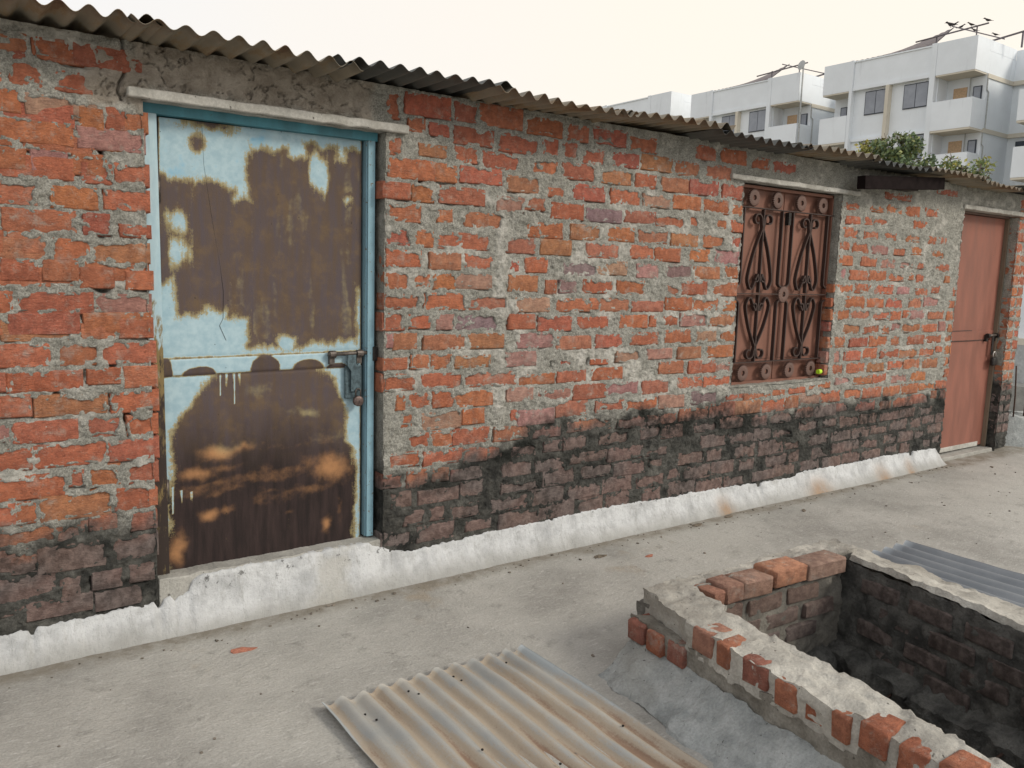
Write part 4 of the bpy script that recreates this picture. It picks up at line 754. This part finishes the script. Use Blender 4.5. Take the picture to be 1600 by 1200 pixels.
while y > -2.85:
    L = rp.choice((.105, .082, .098, .06)); zt_ = .197+rp.uniform(-.010, .008)
    lay_brick(pit, (lx(y, -.001+rp.uniform(-.006, .010)), y, zt_), u_, (1, 0), L, .11, .082, tO[rp.randrange(5)], 320+k); y -= L+rp.uniform(.022, .05); k += 1
tops = [(1.70, .055, .212), (1.765, .095, .222), (1.868, .165, .222), (2.045, .20, .234), (2.26, .245, .222)]
for k, (x, L, z) in enumerate(tops):                                     # stretchers along the inner edge of the end wall
    yb_ = -1.365-.045*(x-1.7)
    lay_brick(pit, (x, yb_-.016, z), (1, -.045), (0, 1), L, .115, .073, ((.50, .23, .15), (.50, .25, .165), (.52, .29, .20), (.56, .26, .155), (.50, .30, .215))[k], 340+k, st=((.1, .3, .3, .0, .35)[k], 0, 0))
for k in range(9):                                                       # smoked courses below
    row = k % 3; x = 1.68+.24*(k//3)+(.11 if row % 2 else 0)
    if x+.2 > 2.54: continue
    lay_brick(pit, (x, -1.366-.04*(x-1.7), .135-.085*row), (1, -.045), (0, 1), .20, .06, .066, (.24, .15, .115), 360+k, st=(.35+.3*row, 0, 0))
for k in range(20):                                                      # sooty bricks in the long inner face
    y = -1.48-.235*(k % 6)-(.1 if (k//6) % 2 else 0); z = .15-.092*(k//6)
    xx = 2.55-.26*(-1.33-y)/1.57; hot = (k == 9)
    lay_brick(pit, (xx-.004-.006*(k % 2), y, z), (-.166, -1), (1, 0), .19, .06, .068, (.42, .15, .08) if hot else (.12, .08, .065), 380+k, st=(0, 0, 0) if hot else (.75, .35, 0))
REB = m_plain('rusty_rebar', (.075, .045, .035), .8, .2, .35, 90)
for a, b in (((2.42, -1.72, -.17), (1.95, -1.80, -.19)), ((2.40, -2.18, -.15), (1.55, -2.22, -.17)), ((2.33, -2.47, -.15), (1.5, -2.5, -.17)), ((2.12, -1.9, -.18), (1.97, -2.86, -.18))):
    m = MB(); m.tube([a, tuple((p+q)/2+s for p, q, s in zip(a, b, (0, .01, -.012))), b], .006, 7); m.build('rebar', REB, pit, True)
# ------------------------------------------------------------------ loose corrugated sheets
def sheet_frame(o, xdir, ydir, z=.0, up=0.):
    X_ = Vector((xdir[0], xdir[1], xdir[2] if len(xdir) > 2 else 0)).normalized(); Y_ = Vector((ydir[0], ydir[1], ydir[2] if len(ydir) > 2 else 0)).normalized()
    Z_ = X_.cross(Y_).normalized(); Y_ = Z_.cross(X_)
    return Matrix(((X_.x, Y_.x, Z_.x, o[0]), (X_.y, Y_.y, Z_.y, o[1]), (X_.z, Y_.z, Z_.z, o[2]), (0, 0, 0, 1)))
SH = Matrix.Translation((1.147, -.895, .016)) @ Matrix.Rotation(math.pi+.004, 4, 'Z') @ Matrix.Rotation(-.006, 4, 'Y')
sh = corr('corrugated_sheet', .83, 2.0, .0762, .0105, GI, SH, None, seed=401, dent=.02, ny=60, flat=0, curl=0, wob=.4)
tag(sh, 'pale rust-streaked corrugated iron sheet lying on the terrace in the foreground', 'corrugated sheet', 'loose corrugated sheets on the terrace')
HOLE = m_plain('nail_hole', (.012, .011, .010), .9)
m = MB()
for px, py in ((.93, .0), ):
    pass
def onsheet(wx_, wy_):                                                   # world xy -> z on the sheet
    inv = SH.inverted(); l = inv @ Vector((wx_, wy_, .03)); 
    z = .0105*math.cos(2*math.pi*l.x/.0762); return SH @ Vector((l.x, l.y, z+.003)), SH.to_3x3() @ Vector((0, 0, 1))
for wx_, wy_ in ((.42, -1.02), (.435, -1.075), (.60, -.985), (.615, -1.03), (.80, -.955), (.81, -.995), (1.02, -.975), (1.08, -1.55), (.62, -1.42), (.78, -1.60), (1.0, -1.82), (.70, -1.85)):
    p, n_ = onsheet(wx_, wy_); q = MB(); q.tube([p-n_*.002, p+n_*.0012], .0042, 8); h_ = q.build('nail_hole', HOLE, None); h_.parent = sh; h_.matrix_parent_inverse = SH.inverted()
sh2M = Matrix.Translation((3.74, -1.02, .022)) @ Matrix.Rotation(math.pi, 4, 'Z') @ Matrix.Rotation(.012, 4, 'Y')
sh2 = corr('corrugated_sheet', .74, 2.4, .105, .016, GREYS, sh2M, None, seed=441, dent=.01, ny=40, wob=.3)
tag(sh2, 'blue grey corrugated sheet lying behind the brick shaft', 'corrugated sheet', 'loose corrugated sheets on the terrace')
# ------------------------------------------------------------------ concrete stump with rebar at the far corner
st = empty('concrete_stump', (7.85, .22, 0)); tag(st, 'rough grey concrete stump with upright rusty bars beside the far door', 'concrete stump')
n_ = 40; U, T = np.meshgrid(np.linspace(0, 2*np.pi, n_), np.linspace(0, 1, 14), indexing='ij')
rad = np.interp(T, [0, .25, .6, .85, 1], [.52, .44, .36, .30, 0.])*(1+.12*vn2(np.cos(U)*2+5, np.sin(U)*2+T*3, 480)); zz = np.interp(T, [0, .25, .6, .85, 1], [-.02, .06, .17, .245, .25])+.03*vn2(np.cos(U)*4, np.sin(U)*4+T*6, 481)*T
V = np.stack([7.88+rad*np.cos(U), .25+rad*np.sin(U), zz], -1).reshape(-1, 3)
link('footing', npmesh('footing', V, gridF(n_, 14)[:, ::-1]), APRON, st)
for x, y, a, hgt in ((7.62, .10, -.03, .62), (7.72, .30, .04, .70), (7.88, .12, .02, .64), (8.02, .34, -.02, .70), (8.10, .16, .03, .58)):
    m = MB(); m.tube([(x, y, .15), (x+a*.5, y, .15+hgt*.5), (x+a*1.2, y+.01, .12+hgt)], .007, 7); m.build('rebar', REB, st, True)
# ------------------------------------------------------------------ debris on the floor
m = MB(); rd = random.Random(21)
for k in range(300):
    if k < 150: x = rd.uniform(-.6, 6.2); y = -.10-abs(rd.gauss(0, .07))
    else: x = rd.uniform(-1.0, 7.5); y = rd.uniform(-2.6, -.1)
    if 1.2 < x < 3.0 and y < -1.1: continue
    s = rd.choice((.002, .002, .003, .003, .004, .006)); a = rd.uniform(0, 6.28); M2 = Matrix.Translation((x, y, s*.4)) @ Matrix.Rotation(a, 4, 'Z') @ Matrix.Rotation(rd.uniform(-.4, .4), 4, 'X')
    V = [M2 @ Vector((s*rd.uniform(.7, 1.6)*sx, s*rd.uniform(.6, 1.1)*sy, s*rd.uniform(.3, .7)*sz)) for sx in (-1, 1) for sy in (-1, 1) for sz in (-1, 1)]
    m.add(V, [(0, 1, 3, 2), (4, 6, 7, 5), (0, 4, 5, 1), (2, 3, 7, 6), (0, 2, 6, 4), (1, 5, 7, 3)])
tag(m.build('floor_grit', m_plain('grit', (.16, .14, .115), .9, 0, .5, 4)), 'scattered grit and crumbs of mortar on the terrace', kind='stuff')
BFR = m_plain('brick_crumb', (.36, .15, .10), .9, 0, .3, 90); DRY = m_plain('dry_leaf', (.15, .125, .095), .9, 0, .4, 60)
def shard(x, y, s, mat, name, lab, cat, ang):
    r = random.Random(int(x*1000)); n = 9; V = [(x, y, s*.28)]; F = []
    for k in range(n):
        a = 2*math.pi*k/n; q = s*r.uniform(.6, 1.2); px, py = q*math.cos(a)*1.7, q*math.sin(a)*.7
        V.append((x+px*math.cos(ang)-py*math.sin(ang), y+px*math.sin(ang)+py*math.cos(ang), r.uniform(.002, s*.22)))
    for k in range(n): V.append((V[1+k][0], V[1+k][1], -.001))
    for k in range(n): j = (k+1) % n; F += [(0, 1+k, 1+j), (1+k, 1+n+k, 1+n+j, 1+j)]
    tag(MB().add(V, F).build(name, mat), lab, cat)
shard(.222, -.33, .035, BFR, 'brick_crumb', 'flat reddish brick crumb on the floor below the rusty door', 'brick crumb', -.2)
shard(2.13, -.25, .026, DRY, 'dry_clod', 'dark dry clod of dirt at the foot of the white skirting, middle of the wall', 'dirt clod', .1)
shard(2.36, -.38, .022, BFR, 'brick_crumb', 'small orange brick chip on the floor right of the dark clod', 'brick crumb', .1)
shard(3.00, -.14, .030, DRY, 'dry_clod', 'small dry clod against the skirting nearer the window', 'dirt clod', .1)
shard(3.32, -.12, .028, DRY, 'dry_twigs', 'low tuft of dry weed at the skirting below the window', 'dry weed', .2)
shard(3.85, -.28, .02, DRY, 'dry_clod', 'little brown clod on open floor below the window', 'dirt clod', .6)
shard(6.36, -.30, .02, DRY, 'dry_clod', 'brown scrap of litter in front of the far door', 'dirt clod', .6)
# ================================================================== white apartment blocks
BW = m_bwall('white_render', (.80, .84, .87)); BT = m_bwall('beige_trim', (.66, .61, .51)); BW2 = m_bwall('white_panel', (.82, .86, .89))
GLS = m_plain('window_glass', (.30, .32, .36), .12, 0, .1, 2); FRM = m_plain('window_frame_dark', (.05, .06, .075), .5); TAN = m_plain('tan_board', (.58, .40, .25), .8); GREY = m_plain('grey_pipe', (.42, .43, .42), .6)
DRK = m_plain('dark_glass', (.06, .07, .085), .2, 0, .2, 1); RSH = m_sheet('old_grey_roofing', (.23, .20, .20), (.20, .15, .12), (.14, .10, .08), .55, .1, .8)
POLE = m_plain('purple_grey_pole', (.13, .115, .125), .6)
def apartment(y0, label):
    b = empty('apartment_block', (43.6, y0, -3.2)); tag(b, label, 'apartment block', 'white apartment blocks beyond the shed')
    def bx(name, x0, x1, a0, a1, z0, z1, mat, par=None): return MB().box((x0, y0+a0, z0), (x1, y0+a1, z1)).build(name, mat, par or b)
    m = MB(); m.box((43.75, y0+2.02, -3.2), (44.75, y0+7.05, 13.6)); m.box((44.75, y0, -3.2), (56, y0+8.8, 13.55)); m.box((47.7, y0-1.9, -3.2), (56, y0-.001, 13.3)); m.build('wall', BW, b)
    m = MB(); m.box((43.42, y0, 12.44), (44.748, y0+2.05, 14.1)); m.box((44.752, y0, 13.56), (47.7, y0+.16, 14.1)); m.box((47.72, y0-1.9, 13.302), (47.86, y0-.001, 14.05)); m.build('parapet', BW, b)
    bx('parapet', 43.5, 43.745, 2.36, 6.86, 12.62, 13.98, BW2); bx('parapet', 43.42, 44.745, 7.07, 8.8, 12.44, 14.1, BW)
    m = MB(); m.box((43.44, y0+2.36, 13.985), (43.80, y0+6.86, 14.06)); m.box((43.46, y0+2.36, 12.42), (43.748, y0+6.86, 12.615)); m.build('cornice', BW2, b)
    for p, q in (((43.44, .02, 12.36), (44.74, 2.03, 12.437)), ((43.44, 7.09, 12.36), (44.74, 8.78, 12.437)), ((44.76, -.06, 12.2), (47.69, -.002, 12.42)), ((47.5, -1.88, 12.2), (47.698, -.07, 12.42))): bx('soffit', p[0], q[0], p[1], q[1], p[2], q[2], BT)
    for a0, a1 in ((2.06, 2.35), (4.60, 4.80), (6.87, 7.06)): bx('pilaster', 43.40, 43.749, a0, a1, -3.2, 14.12 if a0 != 4.60 else 12.41, BW if a0 != 4.60 else BT)
    for k in range(3):
        d = -2.75*k
        for a0, a1 in ((2.50, 3.88), (4.86, 6.18)):
            w = bx('window', 43.70, 43.748, a0, a1, 10.99+d, 12.30+d, FRM)
            for j in (0, 1):
                s = (a1-a0-.12)/2; bx('pane', 43.685, 43.699, a0+.04+j*(s+.04), a0+.04+j*(s+.04)+s, 11.04+d, 12.25+d, GLS, w)
        for a0, a1 in ((2.36, 4.59), (4.81, 6.86)): bx('floor_band', 43.62, 43.748, a0, a1, 9.56+d, 9.72+d, BW2)
        for a0, a1, sd in ((-.04, 2.05, 0), (7.07, 8.84, 1)):
            q = MB(); q.box((43.38, y0+a0, 9.58+d), (43.50, y0+a1, 11.07+d)); e = a0 if sd == 0 else a1-.1; q.box((43.502, y0+e, 9.58+d), (44.745, y0+e+.1, 11.07+d)); q.build('balcony', BW2, b)
            q = MB(); q.box((43.40, y0+a0+.01, 9.47+d), (44.745, y0+a1-.01, 9.577+d)); q.build('balcony_slab', BT, b)
        bx('balcony_door', 44.70, 44.748, .95, 1.65, 9.7+d, 11.88+d, TAN if k < 2 else BW2)
        w = bx('small_window', 44.68, 44.747, .18, .62, 10.95+d, 11.85+d, FRM); bx('pane', 44.665, 44.679, .23, .57, 11.0+d, 11.8+d, GLS, w)
        w = bx('small_window', 44.68, 44.747, 7.9, 8.35, 10.75+d, 11.85+d, FRM); bx('pane', 44.665, 44.679, 7.95, 8.3, 10.8+d, 11.8+d, GLS, w)
        w = bx('alley_window', 47.64, 47.698, -1.25, -.45, 10.3+d, 12.0+d, FRM); bx('pane', 47.62, 47.639, -1.2, -.5, 10.35+d, 11.95+d, DRK, w)
        if k: 
            m = MB(); m.box((44.76, y0-.06, 12.2+d), (47.69, y0-.002, 12.42+d)); m.box((47.5, y0-1.88, 12.2+d), (47.698, y0-.07, 12.42+d)); m.build('floor_band', BT, b)
        m = MB(); m.tube([(44.66, y0+.78, 12.3+d), (44.66, y0+.78, 10.9+d)], .03, 6); m.tube([(44.66, y0+.05, 12.35+d), (44.66, y0+.75, 12.3+d)], .025, 6); m.tube([(44.80, y0-.03, 12.3+d), (44.80, y0-.03, 11.6+d), (45.0, y0-.03, 11.5+d), (45.0, y0-.03, 9.6+d)], .035, 6); m.build('pipe', GREY, b)
    # sheet lean-to and steel frame on the roof
    def pl(*P): return [(x, y0+y, z) for x, y, z in P]
    m = MB(); A, Bq, D, E = pl((43.5, 6.93, 14.07), (43.5, 2.3, 14.08), (45.6, 2.45, 15.36), (45.6, 7.3, 14.30)); n = 30
    P0 = np.linspace(A, Bq, n); P1 = np.linspace(E, D, n); V = []
    for k in range(n):
        o = .035*(k % 2); V += [tuple(P0[k]+[0, 0, o]), tuple(P1[k]+[0, 0, o])]
    for k in range(n): o = .035*(k % 2)-.05; V += [tuple(P0[k]+[0, 0, o]), tuple(P1[k]+[0, 0, o])]
    F = []
    for k in range(n-1): F += [(2*k, 2*k+1, 2*k+3, 2*k+2), (2*n+2*k, 2*n+2*k+2, 2*n+2*k+3, 2*n+2*k+1), (2*k, 2*k+2, 2*n+2*k+2, 2*n+2*k), (2*k+1, 2*n+2*k+1, 2*n+2*k+3, 2*k+3)]
    m.add(V, F); m.build('roof_sheet', RSH, b)
    fr = MB()
    for a, c, r in (((43.6, 3.4, 14.45), (43.6, -.36, 14.62), .04), ((43.6, .2, 14.05), (43.6, .2, 14.58), .035), ((43.6, 1.5, 14.86), (46.6, .2, 14.5), .03), ((45.3, 3.0, 14.3), (45.3, 1.0, 14.0), .025), ((43.7, 2.3, 13.9), (43.7, 2.3, 14.6), .05), ((46.6, 1.2, 14.5), (46.6, -1.2, 14.75), .05), ((46.6, -.7, 13.9), (46.6, -.7, 14.7), .05), ((46.6, 2.9, 13.6), (46.6, 2.9, 14.5), .05)):
        fr.tube(pl(a, c), r, 6)
    fr.build('roof_frame', POLE, b)
    return b
blk = apartment(18.55, 'nearest white apartment block, tan balcony boards and sloping sheet roof, right of centre')
def copy_tree(o, parent=None):
    c = o.copy(); COL.objects.link(c); c.parent = parent
    for ch in list(o.children): copy_tree(ch, c)
    return c
for y0, lab in ((29.05, 'second white apartment block, partly behind the eave, left of the nearest block'), (39.6, 'far white apartment block at the left end of the row, only its upper walls showing'), (7.45, 'white apartment block cut off by the right edge of the picture')):
    c = copy_tree(blk); c.location = (43.6 if y0 != 39.6 else 43.4, y0, -3.2+(.5 if y0 == 39.6 else 0)); c['label'] = lab
    c['group'] = 'white apartment blocks beyond the shed'
    if y0 == 39.6:
        for ch in list(c.children):
            if ch.name.startswith(('roof_frame', 'roof_sheet')): bpy.data.objects.remove(ch)
# small things on the far roofs
dk = empty('satellite_dish', (43.5, 28.9, 14.1)); tag(dk, 'small roof dish on the corner of the second white block', 'satellite dish')
m = MB(); m.tube([(43.5, 28.9, 9.0), (43.5, 28.9, 14.45)], .05, 6); m.build('mast', GREY, dk)
V = [(43.5, 28.9, 14.4)]; F = []
for k in range(12):
    a = 2*math.pi*k/12; V.append((43.42+.08*math.sin(a), 29.0+.26*math.cos(a), 14.5+.30*math.sin(a)))
for k in range(12): F.append((0, 1+k, 1+(k+1) % 12))
V.append((43.38, 29.06, 14.52)); F += [(13, 1+(k+1) % 12, 1+k) for k in range(12)]
MB().add(V, F).build('dish', GREY, dk)
# birds
BIRD = m_plain('dark_feather', (.035, .03, .03), .7)
def bird(x, y, z, s, face, lab):
    """lofted body, head, tail; perched"""
    prof = [(-.62, .01, .02, -.10), (-.40, .05, .03, -.06), (-.25, .11, .09, 0), (0, .17, .15, .04), (.16, .16, .15, .10), (.27, .10, .10, .20), (.33, .095, .095, .27), (.42, .08, .08, .29), (.48, .03, .03, .28), (.60, .004, .004, .26)]
    n = 8; V = []; F = []
    for (l, w, h, c) in prof:
        for k in range(n):
            a = 2*math.pi*k/n; u, v, q = l, w*math.cos(a), c+h*math.sin(a)
            V.append((x+s*(u*math.cos(face)-v*math.sin(face)), y+s*(u*math.sin(face)+v*math.cos(face)), z+s*(q+.22)))
    for i in range(len(prof)-1):
        for k in range(n): F.append((i*n+k, i*n+(k+1) % n, (i+1)*n+(k+1) % n, (i+1)*n+k))
    F += [tuple(range(n)), tuple((len(prof)-1)*n+k for k in range(n))]
    b = empty('bird', (x, y, z)); tag(b, lab, 'bird', 'birds perched on the roof frame')
    MB().add(V, F).build('body', BIRD, b, True)
    for q in (-.05, .05):
        MB().tube([(x-s*q*math.sin(face), y+s*q*math.cos(face), z+s*.12), (x-s*q*math.sin(face), y+s*q*math.cos(face), z-s*.02)], s*.015, 5).build('leg', BIRD, b)
bird(43.6, 18.25, 14.665, .42, 2.0, 'small dark bird at the right tip of the rising roof bar')
bird(43.6, 19.05, 14.63, .40, 2.2, 'small dark bird on the rising bar just left of the tip bird')
bird(43.75, 20.02, 14.87, .40, -1.2, 'small dark bird at the upper left end of the cross bar, tail down')
bird(44.2, 19.88, 14.82, .38, -1.2, 'small dark bird second from the upper left end of the cross bar')
bird(45.0, 19.55, 14.73, .36, 2.0, 'small dark bird in the middle of the cross bar')
bird(46.1, 19.0, 14.60, .36, 2.0, 'small dark bird lowest on the cross bar, near the parapet')
bird(45.55, 21.15, 15.40, .62, 1.6, 'large dark crow-like bird on the peak of the sheet roof')
# ================================================================== neighbour beyond the right corner
nb = empty('neighbour_house', (20, 5, -3.2)); tag(nb, 'pale blue white neighbouring house glimpsed past the end of the brick wall', 'house')
m = MB(); m.box((16, 1.2, -3.2), (24, 9, 2.1)); m.build('wall', BW, nb)
m = MB(); m.box((15.85, 1.1, .40), (15.998, 9, .52)); m.build('ledge', BT, nb)
m = MB(); m.box((15.8, 3.32, -3.2), (15.997, 3.62, .395)); m.build('pillar', GREY, nb)
m = MB(); m.box((15.2, 1.1, -3.2), (15.79, 9, -.30)); m.build('plinth', CEMENT, nb)
lr = corr('corrugated_roofing', 6, 4.5, .11, .016, GREYS, Matrix(((0, 1, 0, 9.6), (1, 0, 0, -1.0), (0, 0, 1, -1.05), (0, 0, 0, 1))) @ Matrix.Rotation(.06, 4, 'X'), None, 700)
tag(lr, 'light grey corrugated roof lower down beyond the concrete stump', 'roof')
m = MB(); m.box((9.9, -.9, -3.2), (13.9, 4.8, -1.15)); m.build('lower_room', SB, None); tag(bpy.data.objects['lower_room'], 'low rendered room under the grey corrugated roof', 'room')
# ================================================================== trees
LEAF = m_leaf(); BARK = m_plain('grey_brown_bark', (.16, .13, .10), .9, 0, .3, 14)
def leaf_mesh(centres, n, size, pal, seed, name, parent):
    r = np.random.default_rng(seed); V = []; T = []; tot = sum(c[4] for c in centres)
    for (cx_, cy_, cz_, rad, wt, tone) in centres:
        k = int(n*wt/tot); d = r.normal(size=(k, 3)); d /= np.linalg.norm(d, axis=1)[:, None]
        P = np.array([cx_, cy_, cz_])+d*(rad*r.uniform(.15, 1.05, (k, 1))**.6)*np.array([1, 1, .8])
        P = P[vn3(P[:, 0]*2.6, P[:, 1]*2.6, P[:, 2]*2.6, seed) > -.42]; k = len(P)
        a = r.normal(size=(k, 3)); a /= np.linalg.norm(a, axis=1)[:, None]; b = np.cross(a, r.normal(size=(k, 3))); b /= np.linalg.norm(b, axis=1)[:, None]
        s = size*r.uniform(.6, 1.25, (k, 1)); c = np.cross(a, b)*s*.12
        V.append(np.stack([P-a*s*.6, P+b*s*.34+c, P+a*s*.6, P-b*s*.34+c], 1))
        t = np.array(pal)[np.clip((r.uniform(0, 1, k)*.55+tone*.5+.18*vn3(P[:, 0]*3, P[:, 1]*3, P[:, 2]*3, seed+3))*len(pal), 0, len(pal)-1).astype(int)]*r.uniform(.75, 1.25, (k, 1)); T.append(np.repeat(t, 4, 0))
    V = np.concatenate(V).reshape(-1, 3); T = np.concatenate(T); F = np.arange(len(V)).reshape(-1, 4)
    return link(name, npmesh(name, V, F, {'tint': T}, smooth=False), LEAF, parent)
PALG = [(.085, .12, .06), (.11, .16, .075), (.15, .20, .08), (.23, .25, .085), (.36, .33, .085), (.44, .37, .09)]
def tree(base, centres, n, size, lab, seed, sparse=()):
    t = empty('tree', base); tag(t, lab, 'tree'); r = random.Random(seed); m = MB()
    top = (sum(c[0] for c in centres)/len(centres), sum(c[1] for c in centres)/len(centres), min(c[2] for c in centres)-.9)
    mid = tuple((a+b)/2+r.uniform(-.1, .1) for a, b in zip(base, top))
    m.tube([base, mid, top], [.16, .12, .09], 9); m.build('trunk', BARK, t, True)
    m = MB()
    for c in list(centres)+list(sparse):
        e = (c[0], c[1], c[2]+c[3]*.5); h_ = tuple((a+b)/2+r.uniform(-.15, .15) for a, b in zip(top, e)); m.tube([top, h_, e], [.06, .035, .010], 6)
        for k in range(7):
            a = tuple(p+(q-p)*r.uniform(.5, 1) for p, q in zip(h_, e)); d = [r.gauss(0, 1) for _ in range(3)]; l = math.sqrt(sum(v*v for v in d)); m.tube([a, tuple(p+v/l*c[3]*r.uniform(.6, 1.15) for p, v in zip(a, d))], [.014, .005], 5)
    m.build('branches', BARK, t, True)
    leaf_mesh(list(centres)+list(sparse), n, size, PALG, seed, 'crown', t)
tree((20.4, 9.0, -3.2), [(20, 8.55, 4.95, .50, 1.3, .05), (20.2, 9.0, 4.6, .55, 1.2, .35), (19.9, 8.15, 4.35, .58, 1.5, .0), (20.1, 8.75, 4.1, .62, 1.4, .15), (20.2, 9.45, 4.25, .55, 1.2, .45), (20.3, 9.9, 4.05, .5, 1., .5), (20.2, 9.2, 3.6, .8, 1.2, .2), (19.8, 8.2, 3.6, .7, 1, .1)], 9500, .105, 'bushy green and yellow tree rising behind the eave in front of the nearest block', 61, sparse=[(20.2, 9.75, 4.9, .45, .4, .7), (20.3, 10.35, 4.6, .55, .6, .8), (20.2, 9.3, 5.05, .3, .3, .5), (20.3, 9.9, 4.6, .55, 1.2, .6), (20.3, 10.65, 4.35, .45, .4, .9), (20.2, 9.85, 5.1, .3, .18, .8)])
tree((20.2, 6.9, -3.2), [(20, 7.0, 4.15, .42, 1, .35), (20, 6.75, 3.85, .48, 1.2, .2), (20.1, 7.3, 3.75, .42, 1, .3), (20, 6.9, 3.3, .6, 1, .2)], 3000, .10, 'smaller yellowish tree right of the bushy one, behind the eave', 62, sparse=[(20, 6.55, 4.3, .3, .18, .45), (20, 7.3, 4.45, .25, .12, .5)])
tree((20.1, 6.1, -3.2), [(20, 6.25, 3.55, .3, 1, .15), (20, 6.05, 3.3, .3, 1, .1)], 700, .09, 'thin green sapling top at the far right above the eave', 63)
